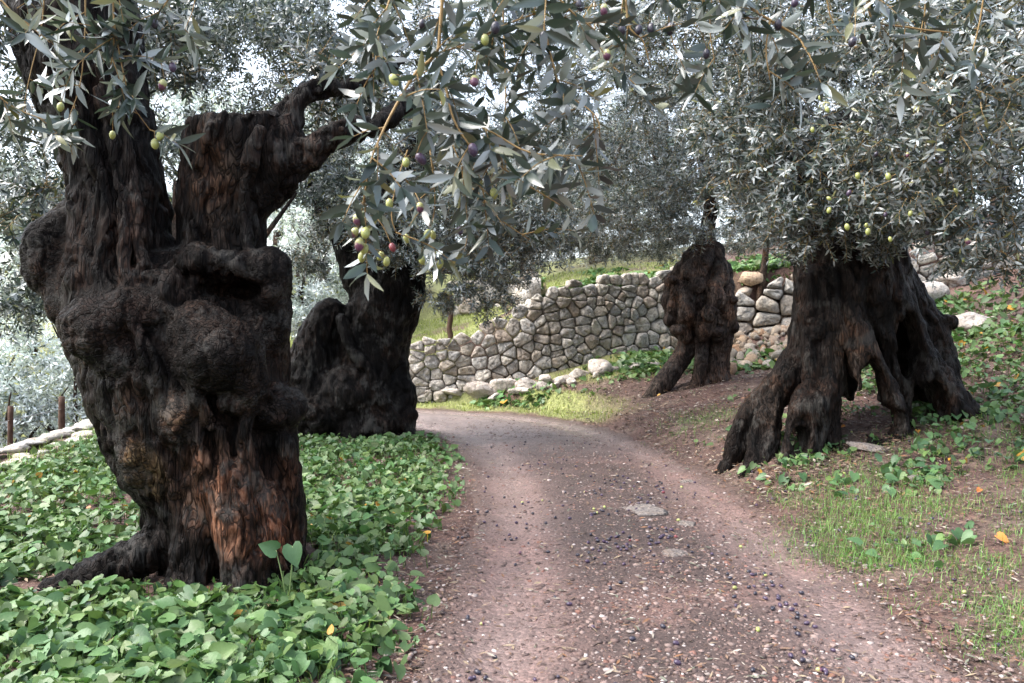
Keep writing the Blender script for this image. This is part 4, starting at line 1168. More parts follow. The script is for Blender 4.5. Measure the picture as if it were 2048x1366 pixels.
near_branch("olive_branch", "bright silvery olive spray reaching down from the top right of centre", [
    [(1380, -140, dR, 5), (1500, 10, dR, 4), (1540, 40, dR, 3.2), (1600, 80, dR, 2.4), (1640, 150, dR, 1.6)], [(1455, 30, dR + .05, 3), (1520, 38, dR, 3)],
    [(1540, 40, dR, 2.6), (1532, 100, dR, 2), (1540, 160, dR, 1.4)], [(1760, -100, dR + .2, 4), (1740, 30, dR + .2, 3), (1820, 55, dR + .2, 2.4), (1900, 65, dR + .2, 2)],
    [(1250, -120, dR + .05, 4), (1255, 40, dR, 2.6), (1285, 80, dR, 1.8), (1300, 130, dR, 1.2)], [(1330, -120, dR + .2, 3), (1340, 60, dR + .2, 2), (1370, 140, dR + .2, 1.2)], [(1640, -120, dR + .2, 3), (1660, 30, dR + .2, 2), (1700, 90, dR + .2, 1.2)],
    [(1980, -100, dR + .5, 3), (1960, 40, dR + .5, 2.4), (1940, 120, dR + .5, 1.4)], [(1440, -120, dR + .3, 3), (1420, 40, dR + .3, 2), (1430, 130, dR + .3, 1.2)], [(1200, -120, dR + .4, 3), (1190, 60, dR + .4, 2), (1230, 140, dR + .4, 1.2)],
    [(1860, -120, dR + .6, 3), (1850, 60, dR + .6, 2), (1880, 150, dR + .6, 1.2)]],
    g, .080, .13, .054, [(1277, 60, dR, 3, .0145), (1303, 58, dR, 3, .0155), (1341, 58, dR, 3, .0165), (1214, 110, dR, 1, .015), (1413, 108, dR, 3, .013), (1556, 50, dR, 3, .014), (1705, 84, dR, 3, .014), (1590, 5, dR, 2, .013), (1193, 92, dR, 3, .013)],
    root=(1380, -140, dR))
print("branches", time.time() - T0)

# ------------------------------------------------------------------ stones
def ico(sub=2):
    import bmesh
    bm = bmesh.new(); bmesh.ops.create_icosphere(bm, subdivisions=sub, radius=1.0)
    V = np.array([v.co[:] for v in bm.verts]); Fc = np.array([[v.index for v in f.verts] for f in bm.faces]); bm.free()
    return V, Fc
ICO1, ICO2, ICO3 = ico(1), ico(2), ico(3)

def rock_mesh(name, g, dims, mat, cuts=9, base=ICO3, rough=.06, smooth=False):
    V = base[0].copy()
    for _ in range(cuts):
        n = nrm(g.normal(size=3)); d = g.uniform(.55, .85)
        over = np.maximum(V @ n - d, 0)
        V = V - over[:, None] * n[None]
    V = V * np.asarray(dims)[None] + nrm(V) * (fbm(V * 2.2 + g.uniform(0, 50), 3, 3) * rough * min(dims))[:, None] * 2
    return mesh_np(name, V, base[1], mat, None, smooth)

def clip_poly(poly, n, d):
    out = []
    for i in range(len(poly)):
        a, b = poly[i], poly[(i + 1) % len(poly)]
        da, db = a @ n - d, b @ n - d
        if da <= 0: out.append(a)
        if (da < 0) != (db < 0) and abs(da - db) > 1e-12: out.append(a + (b - a) * (da / (da - db)))
    return out

def stone_mesh(name, poly, thick, bulge, g, mat):
    """a wall stone from its outline in the wall's plane (u, v); w points out of the wall"""
    p = np.array(poly); c = p.mean(0)
    # round the outline a little: two points per edge
    q = []
    m = len(p)
    for i in range(m):
        a, b = p[i], p[(i + 1) % m]
        q += [a + (b - a) * .15, a + (b - a) * .85]
    q = np.array(q) - c
    n = len(q)
    j = lambda s_: 1 + g.uniform(-s_, s_, n)[:, None]
    rings = [(q * .92, np.full(n, -thick)), (q * j(.02), np.full(n, -.03) + g.uniform(-.02, .02, n)), (q * .94 * j(.04), bulge * .6 + g.uniform(-.014, .014, n)), (q * .70 * j(.1), bulge * .95 + g.uniform(-.025, .025, n)), (q * .3 * j(.1), bulge + g.uniform(-.02, .02, n))]
    tilt = g.uniform(-.18, .18, 2)
    V = []
    for k, (xy, w) in enumerate(rings):
        w2 = w + (xy @ tilt if k > 1 else 0)
        V += [(a, b, ww) for (a, b), ww in zip(xy, w2)]
    V.append((0, 0, bulge))
    Q = []
    for k in range(len(rings) - 1):
        for i in range(n):
            i2 = (i + 1) % n
            Q.append((k * n + i, k * n + i2, (k + 1) * n + i2, (k + 1) * n + i))
    k = len(rings) - 1
    T = [(k * n + i, k * n + (i + 1) % n, len(V) - 1) for i in range(n)]
    return mesh_np(name, np.array(V), [np.array(Q), np.array(T)], mat, None, False), c

def dry_wall(name, label, line, base_f, top_f, cw, ch, g, mat, bulge=.05, gap=.012, u0=0.0, u1=None, thick=.16, lean=.03):
    line = np.asarray(line, float)
    seg_l = np.concatenate([[0], np.cumsum(np.linalg.norm(np.diff(line, axis=0), axis=1))])
    if u1 is None: u1 = seg_l[-1]
    def at(u):
        return np.array([np.interp(u, seg_l, line[:, 0]), np.interp(u, seg_l, line[:, 1])])
    um = (u0 + u1) / 2
    c0 = at(um)
    root = thing(name, (c0[0], c0[1], base_f(um, *c0)), label, "stone wall")
    rl = np.array(root.location)
    pts = []
    vmax = max(top_f(u, *at(u)) for u in np.linspace(u0, u1, 40)); vmin = min(base_f(u, *at(u)) for u in np.linspace(u0, u1, 40)) - .15
    r = 0; v = vmin
    while v < vmax:
        hh = ch * g.uniform(.8, 1.25)
        u = u0 - cw + (r % 2) * cw * .5
        while u < u1 + cw:
            w = cw * g.uniform(.5, 1.7)
            if g.random() < .22:
                pts.append((u + w * .5 + g.normal() * .02, v + hh * .25)); pts.append((u + w * .5 + g.normal() * .04, v + hh * .8))
            else:
                pts.append((u + w / 2, v + hh / 2 + g.uniform(-.33, .33) * hh))
            u += w
        v += hh; r += 1
    pts = np.array(pts)
    count = 0
    for i, c in enumerate(pts):
        a = at(np.clip(c[0], u0, u1))
        tz, bz = top_f(c[0], *a), base_f(c[0], *a)
        if c[0] < u0 - .05 or c[0] > u1 + .05 or c[1] > tz - .04 or c[1] < bz - .10: continue
        poly = [c + np.array(o) for o in ((-cw, -ch * 1.1), (cw, -ch * 1.1), (cw, ch * 1.1), (-cw, ch * 1.1))]
        d2 = np.sum((pts - c) ** 2, 1)
        for j in np.argsort(d2)[1:16]:
            if d2[j] < 1e-6: continue
            n = (pts[j] - c) / math.sqrt(d2[j])
            poly = clip_poly(poly, n, n @ ((pts[j] + c) / 2) - gap * g.uniform(.4, 1.6))
            if len(poly) < 3: break
        if len(poly) < 3: continue
        slope = (top_f(c[0] + .2, *at(min(c[0] + .2, u1))) - top_f(c[0] - .2, *at(max(c[0] - .2, u0)))) / .4
        if abs(slope) < .8:
            n = nrm(np.array([-slope, 1.0])); poly = clip_poly(poly, n, n @ np.array([c[0], tz + g.uniform(-.05, .04)]))
        if len(poly) < 3: continue
        me, cc = stone_mesh("stone", poly, thick, bulge * g.uniform(.5, 1.5), g, mat)
        a, b = at(np.clip(cc[0] - .05, 0, seg_l[-1])), at(np.clip(cc[0] + .05, 0, seg_l[-1]))
        tg = nrm(b - a); out = np.array([tg[1], -tg[0]])
        pos = at(np.clip(cc[0], 0, seg_l[-1]))
        pos = np.array([pos[0], pos[1], cc[1]]) + np.array([out[0], out[1], 0]) * (g.uniform(-.02, .03) - lean * (cc[1] - bz) + .05) + np.array([tg[0], tg[1], 0]) * (cc[0] - np.clip(cc[0], 0, seg_l[-1]))
        o = bpy.data.objects.new("stone", me); col.objects.link(o); o.parent = root
        q = pos - rl
        o.matrix_basis = Matrix(((tg[0], 0, out[0], q[0]), (tg[1], 0, out[1], q[1]), (0, 1, 0, q[2]), (0, 0, 0, 1)))
        count += 1
    print(name, count)
    return root

g = np.random.default_rng(404)
wl_line = smooth_poly(WALL[1:7], 4)
wseg = np.concatenate([[0], np.cumsum(np.linalg.norm(np.diff(wl_line, axis=0), axis=1))])
def u_of_x(x): return float(np.interp(x, wl_line[:, 0], wseg))
bz_f = lambda u, x, y: TZ(x, y - .12)
tp_f = lambda u, x, y: float(wall_top(np.array([x]))[0]) + .02
dry_wall("dry_stone_wall", "dry stone terrace wall of fitted limestone behind the bend of the track", wl_line, bz_f, tp_f, .215, .185, g, M_STONE, bulge=.035, gap=.005, u0=.25, u1=u_of_x(3.35))
dry_wall("dry_stone_wall", "broken terrace wall of big blocks behind the slim young stem", wl_line, bz_f, lambda u, x, y: tp_f(u, x, y) - .35 - .2 * math.sin(u * 3), .36, .30, g, M_STONE, bulge=.09, u0=u_of_x(3.45), u1=u_of_x(5.4))
dry_wall("dry_stone_wall", "rough stone wall on the slope behind the stilt-rooted olive, right edge", wl_line, bz_f, lambda u, x, y: tp_f(u, x, y) + .25, .32, .27, g, M_STONE, bulge=.06, u0=u_of_x(5.5), u1=u_of_x(9.3))
wb_line = WALL_B[1:][::1]
dry_wall("dry_stone_wall", "upper stone wall half hidden by hanging leaves behind the grass terrace", wb_line, lambda u, x, y: TZ(x, y - .2) if y > 15 else 1.3, lambda u, x, y: 2.35, .38, .34, g, M_STONE, bulge=.06)

# rocks that edge the track below the wall
def rock(name, px, py, dims, g, mat, parent=None, label=None, d=None, rotz=None, sink=.35, cuts=9, group=None, cat="rock", base=ICO3, z=None):
    p = ground_at(px, py) if d is None else np.array([(px - 1024) / F * d, d, 0.0])
    if d is not None: p[2] = TZ(p[0], p[1])
    if z is not None: p[2] = z
    me = rock_mesh(name, g, dims, mat, cuts, base)
    o = link(name, me, None, None, label, cat if label else None, group)
    o.rotation_euler = (g.uniform(-.15, .15), g.uniform(-.15, .15), g.uniform(0, 6.28) if rotz is None else rotz)
    o.location = (p[0], p[1], p[2] + dims[2] * (1 - 2 * sink))
    if parent is not None:
        o.parent = parent; o.location = Vector(o.location) - Vector(parent.location)
    return o
e0 = ground_at(1000, 790)
edging = thing("stone_edging", e0, "row of bleached boulders edging the grass strip below the terrace wall", "stones")
for px, py, w, h in ((850, 792, .45, .16), (905, 788, .50, .16), (962, 790, .62, .26), (900, 775, .42, .14), (945, 775, .24, .22), (1010, 778, .42, .22), (1055, 776, .38, .18), (1092, 768, .26, .20), (1125, 764, .34, .14), (1160, 755, .28, .14),
                     (1225, 742, .30, .10), (1265, 738, .34, .10), (1310, 735, .30, .1), (870, 768, .34, .12), (1085, 780, .22, .14), (1110, 775, .2, .12), (1040, 788, .3, .12), (835, 775, .3, .14), (990, 800, .26, .1), (1200, 752, .2, .1), (1145, 770, .18, .1)):
    rock("stone", px, py, (w * .62 * g.uniform(.8, 1.25), w * .45, h * g.uniform(.6, 1.1)), g, M_ROCK, edging, rotz=g.uniform(-.4, .4), cuts=16)
rock("rock", 1196, 747, (.27, .22, .15), g, M_ROCK, label="pale tilted rock on the mossy slope above the row of boulders", sink=.2)
rock("rock", 1945, 655, (.27, .22, .14), g, M_ROCK, label="grey rock among the leaves up the slope at the right", sink=.25)
rock("rock", 1838, 605, (.5, .4, .26), g, M_ROCK, label="big bleached rock behind the right flank of the stilt-rooted olive", sink=.3)
rock("rock", 1905, 570, (.3, .25, .14), g, M_ROCK, label="small pale rock at the foot of the right-edge wall", sink=.3)
rock("rock", 1830, 965, (.07, .055, .035), g, M_BEDROCK, label="small grey stone beside the grass tuft at the right of the track", sink=.3, base=ICO2)
rock("rock", 1740, 900, (.22, .12, .04), g, M_BEDROCK, label="flat stone half sunk in the red bank below the stilt roots", sink=.4)
for px, py, w, lab in ((1285, 1022, .26, "largest grey bedrock patch breaking through the middle of the track"), (1352, 1112, .12, "lone pale flat stone set in the track below the bedrock patch"), (1372, 966, .13, "pale flat stone beside the right wheel rut"), (1370, 1050, .14, "grey bedrock strip right of the largest patch")):
    es = rock("embedded_stone", px, py, (w, w * .8, .022), g, M_BEDROCK, label=lab, sink=.36, cat="stone", cuts=12)
    es.rotation_euler = (0, 0, es.rotation_euler[2])

# tumbled stones under the broken wall
h0 = ground_at(1520, 720)
heap = thing("rubble_heap", h0, "heap of tumbled ochre stones between the two right-hand trunks", "stones")
HZv = np.array(heap.location)
RUB = [rock_mesh("rubble_stone", g, d_, M_RUBBLE, 8, ICO2, .05) for d_ in ((1, .8, .6), (1, .7, .7), (.9, .9, .6), (1, .6, .5), (.8, .8, .8), (1, .75, .45))]
for i in range(230):
    t_, u_ = g.random(), g.random()
    px = 1455 + 150 * u_ + 8 * (1 - t_); py = 640 + 110 * t_ * (1 - .12 * u_) - 25 * u_
    p = ground_at(px, py, 9.5)
    big = g.random()
    sz = (.035 + .06 * g.random()) if big < .75 else (.09 + .08 * g.random())
    o = bpy.data.objects.new("stone", RUB[int(g.integers(6))]); col.objects.link(o); o.parent = heap
    o.location = Vector(p - HZv) + Vector((0, 0, sz * .25 + .05 * g.random()))
    o.rotation_euler = g.uniform(0, 6, 3); o.scale = (sz, sz, sz)
for px, py, w in ((1490, 735, .17), (1540, 735, .15), (1560, 720, .16), (1470, 700, .14), (1590, 700, .15), (1500, 700, .15), (1555, 590, .26), (1500, 570, .28), (1582, 600, .2), (1490, 610, .2)):
    rock("stone", px, py, (w, w * .75, w * .6), g, M_RUBBLE, heap, base=ICO2)

# flat stones along the terrace edge and the fence in the valley
te = ground_at(100, 870)
tedge = thing("terrace_edging", te, "flat bleached stones along the terrace edge at the far left", "stones")
ep = smooth_poly(EDGE[1:5], 8)
for i, yv in enumerate(np.arange(6.6, 12.2, .24)):
    j = np.argmin(np.abs(ep[:, 1] - yv)); p = ep[j]
    for off in (0.0, .28):
        x = float(np.interp(yv, ep[:, 1], ep[:, 0])) + .08 + off + g.normal() * .04; y = yv + g.normal() * .05
        me = rock_mesh("stone", g, (.19 * g.uniform(.6, 1.2), .15, .04), M_STONE, 10, ICO2)
        o = link("stone", me, tedge)
        o.location = (x - te[0], y - te[1], TZ(x, y) + .05 - .05 * (off > 0) - te[2]); o.rotation_euler = (g.uniform(-.1, .1), g.uniform(-.1, .1), g.uniform(0, 3))
def post(px, py0, py1, d, lab, r=.045):
    a, b = P(px, py1, d), P(px, py0, d)
    a[2] = min(a[2], TZ(a[0], a[1])) - .1
    n = 6
    t = thing("fence_post", a, lab, "post", "wooden fence posts")
    pts = [tuple(a + (b - a) * k / n + np.array([g.normal() * .008, g.normal() * .008, 0])) + (r * (1.05 - .02 * k) * g.uniform(.93, 1.07),) for k in range(n + 1)]
    link("post", tube_mesh("post", pts, M_POST, a, 8), t)
    return a, b
pa = post(20, 812, 890, 9.9, "weathered fence post nearest the left edge of the picture", .035)
pb = post(124, 793, 860, 11.6, "weathered fence post just left of the burred trunk", .045)
post(901, 590, 672, 14.6, "lone dark post on the grass terrace above the wall", .05)
wires = thing("fence_wire", pb[0], "thin wire strands strung between the posts at the far left", "wire")
for f_ in (.45, .92):
    A = pa[0] + (pa[1] - pa[0]) * f_; B = pb[0] + (pb[1] - pb[0]) * f_
    ext0, ext1 = A + (A - B) * .9, B + (B - A) * 1.2
    link("wire", tube_mesh("wire", [tuple(ext0) + (.004,), tuple(A) + (.004,), tuple(B) + (.004,), tuple(ext1) + (.004,)], M_WIRE, wires.location, 5), wires)
print("stones", time.time() - T0)

# ------------------------------------------------------------------ arum leaves over the ground
HV = np.array([(0, 0, 0), (-.17, .20, .05), (-.10, .40, .10), (.16, .50, .11), (.48, .42, .07), (.78, .20, .0), (1, 0, -.07), (.42, 0, -.02)])
HV = np.vstack([HV, HV[1:6] * np.array([1, -1, 1])])
HT = [(0, 1, 2), (0, 2, 7), (7, 2, 3), (7, 3, 4), (7, 4, 5), (7, 5, 6)]
mir = {0: 0, 7: 7, 6: 6, 1: 8, 2: 9, 3: 10, 4: 11, 5: 12}
HT = HT + [(mir[c], mir[b], mir[a]) for a, b, c in HT]
# orientation: counter-clockwise seen from above
HT = np.array([(a, c, b) for a, b, c in HT])
SV = np.array([(.0, .02, 0), (.0, -.02, 0), (.0, 0, 0)])
def arum_mesh(name, pos, ax, nor, L, W, colr, stem_h, loc):
    side = nrm(np.cross(nor, ax)); up = np.cross(ax, side)
    k = len(HV)
    V = pos[:, None] + ax[:, None] * (HV[None, :, 0:1] * L[:, None, None]) + side[:, None] * (HV[None, :, 1:2] * W[:, None, None]) + up[:, None] * (HV[None, :, 2:3] * L[:, None, None])
    F1 = (HT[None] + (np.arange(len(pos)) * k)[:, None, None]).reshape(-1, 3)
    n = len(pos)
    w = .0028
    foot = pos.copy(); foot[:, 2] -= stem_h; foot[:, :2] -= ax[:, :2] * (stem_h * .25)[:, None]
    S = np.stack([pos + side * w, pos - side * w, foot - side * w, foot + side * w, pos + up * w - ax * w, foot + ax * w], 1)
    b = n * k + np.arange(n) * 6
    Q = np.concatenate([np.stack([b, b + 1, b + 2, b + 3], 1), np.stack([b + 4, b, b + 3, b + 5], 1)])
    VV = np.concatenate([V.reshape(-1, 3), S.reshape(-1, 3)]) - np.asarray(loc)
    C = np.concatenate([np.repeat(colr, k, 0), np.repeat(colr * np.array([1.3, 1.25, .9]), 6, 0)])
    return mesh_np(name, VV, [F1, Q], M_ARUM, C, True)

def one_arum(name, curl):
    V = HV * np.array([1, .95, 1]); V[:, 2] += curl * V[:, 1] ** 2 - .12 * V[:, 0] ** 2
    st = np.array([(0, .022, 0), (0, -.022, 0), (-.12, -.018, -.55), (-.12, .018, -.55), (0, 0, .0), (-.1, 0, -.55)])
    V = np.vstack([V, st])
    b = len(HV)
    return mesh_np(name, V, [HT, np.array([(b, b + 1, b + 2, b + 3)])], M_ARUM_ONE, None, True)
ARUM_ME = [one_arum("arum_leaf", c) for c in (.35, -.1, .6, .15)]

def arum_colors(g, n, yellow=.012):
    v_ = g.uniform(.09, .20, n)
    c = np.stack([v_ * g.uniform(.45, .68, n), v_, v_ * g.uniform(.26, .40, n)], 1)
    y = g.random(n) < yellow
    c[y] = np.array([.42, .23, .04]) * g.uniform(.7, 1.2, (y.sum(), 1))
    return c

def arum_patch(label, xy, g, size, near, yellow=.012, h=(.012, .085), tone=1.0):
    x, y = xy
    n = len(x)
    z = terrain(x, y)
    hh = g.uniform(h[0], h[1], n)
    pos = np.stack([x, y, z + hh], 1)
    a = g.uniform(0, 2 * math.pi, n)
    tilt = g.normal(0, .55, n) - .35
    ax = nrm(np.stack([np.cos(a), np.sin(a), tilt], 1))
    no = nrm(np.stack([g.normal(0, .55, n), g.normal(-.3, .55, n), np.ones(n)], 1))
    L = size * g.uniform(.5, 1.25, n) * np.where(g.random(n) < .3, .55, 1)
    W = L * g.uniform(.68, 1.05, n)
    C = arum_colors(g, n, yellow) * tone
    c0 = np.array([x.mean(), y.mean(), TZ(x.mean(), y.mean())])
    t = thing("arum_patch", c0, label, "ground cover")
    px = 1024 + x / y * F
    vis = (px > 5) & (px < 2043) & ((HZ + (CAM_H - pos[:, 2]) / y * F) < 1360)
    order = np.argsort(-np.where(vis, L / y, 0) * (1 - (C[:, 0] > .2)))
    for i in order[:near]:
        no_ = no[i] - ax[i] * (ax[i] @ no[i])
        place("leaf", ARUM_ME[int(g.integers(4))], t, pos[i] - c0, ax[i], nrm(no_), L[i])
    rest = order[near:]
    no = nrm(no - ax * np.sum(no * ax, 1, keepdims=True))
    link("foliage", arum_mesh("foliage", pos[rest], ax[rest], no[rest], L[rest], W[rest], C[rest], hh[rest] + .01, c0), t, kind="stuff")
    return t

def scatter(g, n, x0, x1, y0, y1, dens, p=1.6):
    """points with density falling with depth, thinned by a mask function"""
    u = g.random(n); p = 1.0001 if abs(p - 1) < 1e-6 else p
    y = (y0 ** (1 - p) + u * (y1 ** (1 - p) - y0 ** (1 - p))) ** (1 / (1 - p))
    x = g.uniform(x0, x1, n)
    m = g.random(n) < dens(x, y)
    return x[m], y[m]
g = np.random.default_rng(505)
def trunk_clear(x, y):
    return (np.hypot((x + 1.58) / .52, (y - 4.35) / .5) > 1) & (np.hypot((x + 1.85) / 1.0, (y - 9.9) / .6) > 1) & (np.abs(poly_sd(x, y, np.array([(-1.85, 4.15), (-2.15, 4.02), (-2.42, 3.9)]))) > .17)
def left_d(x, y):
    s_ = poly_sd(x, y, TRK)
    e = -poly_sd(x, y, EDGE)
    edge_n = .22 * n2(x, y, 1.4, 71)
    near_edge = np.interp(y, [2, 3, 4.4, 6, 8, 11], [-1.12, -1.13, -1.2, -1.2, -1.16, -1.05])
    m = sstep(near_edge + .05, near_edge - .35, s_ + edge_n) * sstep(-.35, -.8, e + edge_n * 2) * sstep(11.6, 10.4, y)
    hole = (sstep(-.42, -.12, n2(x, y, 1.0, 73)) * .4 + .6) * (.30 + .70 * sstep(-.25, .05, n2(x, y, 3.1, 75)))
    thin = np.interp(s_, [-4.6, -2.4, -1], [.95, 1, .8])
    return m * hole * trunk_clear(x, y) * thin
arum_patch("dense carpet of green heart-shaped leaves round the burred trunk, left of the track", scatter(g, 54000, -5.4, 0.2, 2.3, 11.5, left_d, 1.2), g, .070, 300, .006)
def right_d(x, y):
    s_ = poly_sd(x, y, TRK)
    nse = n2(x, y, 1.15, 81)
    m = sstep(1.15, 1.7, s_) * sstep(.0, .28, nse + .28 * sstep(2.2, 3.6, s_) - .25 * sstep(5.2, 3.8, y)) * sstep(10.2, 9.4, y)
    root = np.hypot((x - 3.2) / .55, (y - 7.5) / .35) > 1
    return np.clip(m, 0, 1) * root
arum_patch("scattered clumps of heart-shaped leaves on the red bank around the stilt roots", scatter(g, 16000, 1.7, 9.5, 3.6, 10.2, right_d, .8), g, .075, 260, .015)
def slope_d(x, y):
    nse = n2(x, y, .9, 91)
    return (.25 + .75 * sstep(-.15, .2, nse)) * (poly_sd(x, y, WALL) > .4) * sstep(3.0, 4.0, poly_sd(x, y, TRK))
arum_patch("glossy leaves spread over the upper slope toward the right-edge wall", scatter(g, 9000, 4.2, 10, 8.6, 14, slope_d, .3), g, .10, 0, .01)
def foot_d(x, y):
    q = np.exp(-((x - 2.55) / .75) ** 2 - ((y - 13.2) / .75) ** 2) + .8 * np.exp(-((x + .15) / .3) ** 2 - ((y - 13.2) / .25) ** 2) + .5 * np.exp(-((x - .3) / .35) ** 2 - ((y - 12.9) / .2) ** 2) + .8 * np.exp(-((x - 3.9) / .4) ** 2 - ((y - 12.6) / .4) ** 2)
    return q * (poly_sd(x, y, WALL) > .15)
arum_patch("bright leaves on the mossy slope at the foot of the terrace wall", scatter(g, 9000, -1, 5, 12, 14.3, foot_d, .2), g, .12, 0, .01, tone=1.15)
def top_d(x, y):
    w = -poly_sd(x, y, WALL)
    return (w > .2) * (w < 2.2) * sstep(-.1, .25, n2(x, y, 1.2, 95)) * (x > .3)
arum_patch("tufts of bright leaves along the top of the terrace wall", scatter(g, 9000, .3, 6, 13.8, 16.5, top_d, .2), g, .12, 0, .01, tone=1.3)
print("arum", time.time() - T0)

# ------------------------------------------------------------------ grass, litter, gravel, olives on the ground
g = np.random.default_rng(606)
def blades(x, y, hgt, wid, c, lean=.5):
    n = len(x)
    z = terrain(x, y)
    a = g.uniform(0, 6.283, n)
    d = np.stack([np.cos(a), np.sin(a), np.zeros(n)], 1); sd_ = np.stack([-np.sin(a), np.cos(a), np.zeros(n)], 1)
    b = np.stack([x, y, z - .004], 1)
    ln_ = lean * g.random(n)
    up = np.array([0, 0, 1.0])
    m = b + up * (hgt * .6)[:, None] + d * (hgt * ln_ * .35)[:, None]
    t = b + up * (hgt * (1 - .25 * ln_))[:, None] + d * (hgt * ln_)[:, None]
    V = np.stack([b + sd_ * wid[:, None], b - sd_ * wid[:, None], m + sd_ * (wid * .8)[:, None], m - sd_ * (wid * .8)[:, None], t], 1)
    return V, c
def right_grass(x, y):
    s_ = poly_sd(x, y, TRK)
    m = sstep(1.0, 1.35, s_ + .2 * n2(x, y, 2.2, 101)) * sstep(-.3, .15, n2(x, y, 1.5, 103) + .2 * sstep(4.6, 3.2, y))
    c = 1.4 * np.exp(-((x - 2.12) / .34) ** 2 - ((y - 4.9) / .42) ** 2) + 1.0 * np.exp(-((x - 2.2) / .35) ** 2 - ((y - 9.3) / .6) ** 2)
    return np.clip(m * .8 * sstep(7.5, 5.5, y) + c, 0, 1)
gxs, gys = scatter(g, 100000, 1.0, 4.2, 2.5, 10, right_grass, 1.5)
parts = []
n = len(gxs); tone = g.uniform(.7, 1.2, n)[:, None]
parts.append(blades(gxs, gys, g.uniform(.02, .09, n), g.uniform(.0010, .0022, n), np.array([.14, .25, .06]) * tone * g.uniform(.8, 1.25, (n, 3)), 1.6))
def left_grass(x, y):
    return .5 * left_d(x, y) * sstep(.0, .3, n2(x, y, 1.3, 107)) + 1.0 * sstep(-3.4, -4.2, x) * sstep(5.5, 6.5, y) * sstep(10.5, 9.5, y)
gxs, gys = scatter(g, 26000, -5.4, 0, 2.5, 10.5, left_grass, .8)
n = len(gxs); tone = g.uniform(.7, 1.25, n)[:, None]
parts.append(blades(gxs, gys, g.uniform(.04, .12, n), g.uniform(.0012, .0028, n), np.array([.23, .32, .07]) * tone, .9))
def fargrass_d(x, y):
    return far_grass(x, y, poly_sd(x, y, TRK)) * (np.abs(poly_sd(x, y, WALL)) > .25)
gxs, gys = scatter(g, 42000, -7, 4.5, 10.8, 17.2, fargrass_d, .1)
n = len(gxs); tone = g.uniform(.75, 1.2, n)[:, None]
parts.append(blades(gxs, gys, g.uniform(.03, .08, n), g.uniform(.004, .008, n), np.array([.29, .33, .105]) * tone, .8))
def mid_grass(x, y):
    s_ = poly_sd(x, y, TRK)
    return np.clip(np.exp(-(s_ / .3) ** 2) * sstep(.1, .4, n2(x, y, 1.5, 109)) * .6 * (np.exp(-((y - 3.3) / .6) ** 2) + .8 * np.exp(-((y - 7.6) / .7) ** 2)), 0, 1)
gxs, gys = scatter(g, 6000, 0, 2.2, 2.6, 9, mid_grass, 1.2)
n = len(gxs); tone = g.uniform(.7, 1.2, n)[:, None]
parts.append(blades(gxs, gys, g.uniform(.015, .045, n), g.uniform(.001, .002, n), np.array([.16, .2, .06]) * tone, .9))
V = np.concatenate([p[0] for p in parts]); C = np.concatenate([p[1] for p in parts])
nb = len(V)
b = (np.arange(nb) * 5)[:, None]
link("grass", mesh_np("grass", V.reshape(-1, 3), [b + np.array([[0, 1, 3, 2]]), b + np.array([[2, 3, 4]])], M_GRASS, np.repeat(C, 5, 0)), kind="stuff", label="thin bright grass on the verges, the bank and the terrace", cat="grass")

# litter of narrow fallen leaves
def litter_d(x, y):
    s_ = poly_sd(x, y, TRK)
    return np.clip(.25 + .75 * sstep(.7, 1.3, s_) + .35 * sstep(-1.0, -1.2, s_), 0, 1) * (.4 + .6 * sstep(-.3, .2, n2(x, y, 1.1, 111)))
lx, ly = scatter(g, 100000, -4.5, 6.5, 2.4, 13, litter_d, 1.4)
n = len(lx)
lz = terrain(lx, ly) + .014 + .014 * g.random(n)
a = g.uniform(0, 6.283, n)
ax = nrm(np.stack([np.cos(a), np.sin(a), g.normal(0, .12, n)], 1)); no = nrm(np.stack([g.normal(0, .25, n), g.normal(0, .25, n), np.ones(n)], 1))
lc = np.array([(.16, .10, .065), (.24, .185, .12), (.09, .06, .05), (.33, .29, .24), (.13, .14, .10), (.20, .10, .05)])[g.choice(6, n, p=[.28, .22, .24, .08, .1, .08])] * g.uniform(.7, 1.2, (n, 1))
ll = g.uniform(.025, .062, n)
link("leaf_litter", leaves_mesh("leaf_litter", np.stack([lx, ly, lz], 1), ax, no, ll, ll * g.uniform(.14, .28, n), lc, M_LITTER, True), kind="stuff", label="brown fallen olive leaves strewn over the soil", cat="litter")

def bank_d(x, y):
    s_ = poly_sd(x, y, TRK)
    return sstep(1.0, 1.3, s_) * (.35 + .65 * sstep(-.2, .25, n2(x, y, 1.7, 113)))
lx, ly = scatter(g, 26000, .8, 6.5, 6.0, 13.2, bank_d, .6)
n = len(lx)
lz = terrain(lx, ly) + .016 + .016 * g.random(n)
a = g.uniform(0, 6.283, n)
ax = nrm(np.stack([np.cos(a), np.sin(a), g.normal(0, .2, n)], 1)); no = nrm(np.stack([g.normal(0, .3, n), g.normal(-.1, .3, n), np.ones(n)], 1))
lc = np.array([(.16, .10, .065), (.26, .20, .14), (.07, .045, .038), (.36, .31, .26), (.13, .15, .07), (.20, .10, .05)])[g.choice(6, n, p=[.26, .2, .26, .1, .1, .08])] * g.uniform(.7, 1.2, (n, 1))
ll = g.uniform(.03, .08, n)
link("leaf_litter", leaves_mesh("leaf_litter", np.stack([lx, ly, lz], 1), ax, no, ll, ll * g.uniform(.2, .4, n), lc, M_LITTER, True), kind="stuff", label="dry leaf litter and crumbs of earth over the red bank", cat="litter")

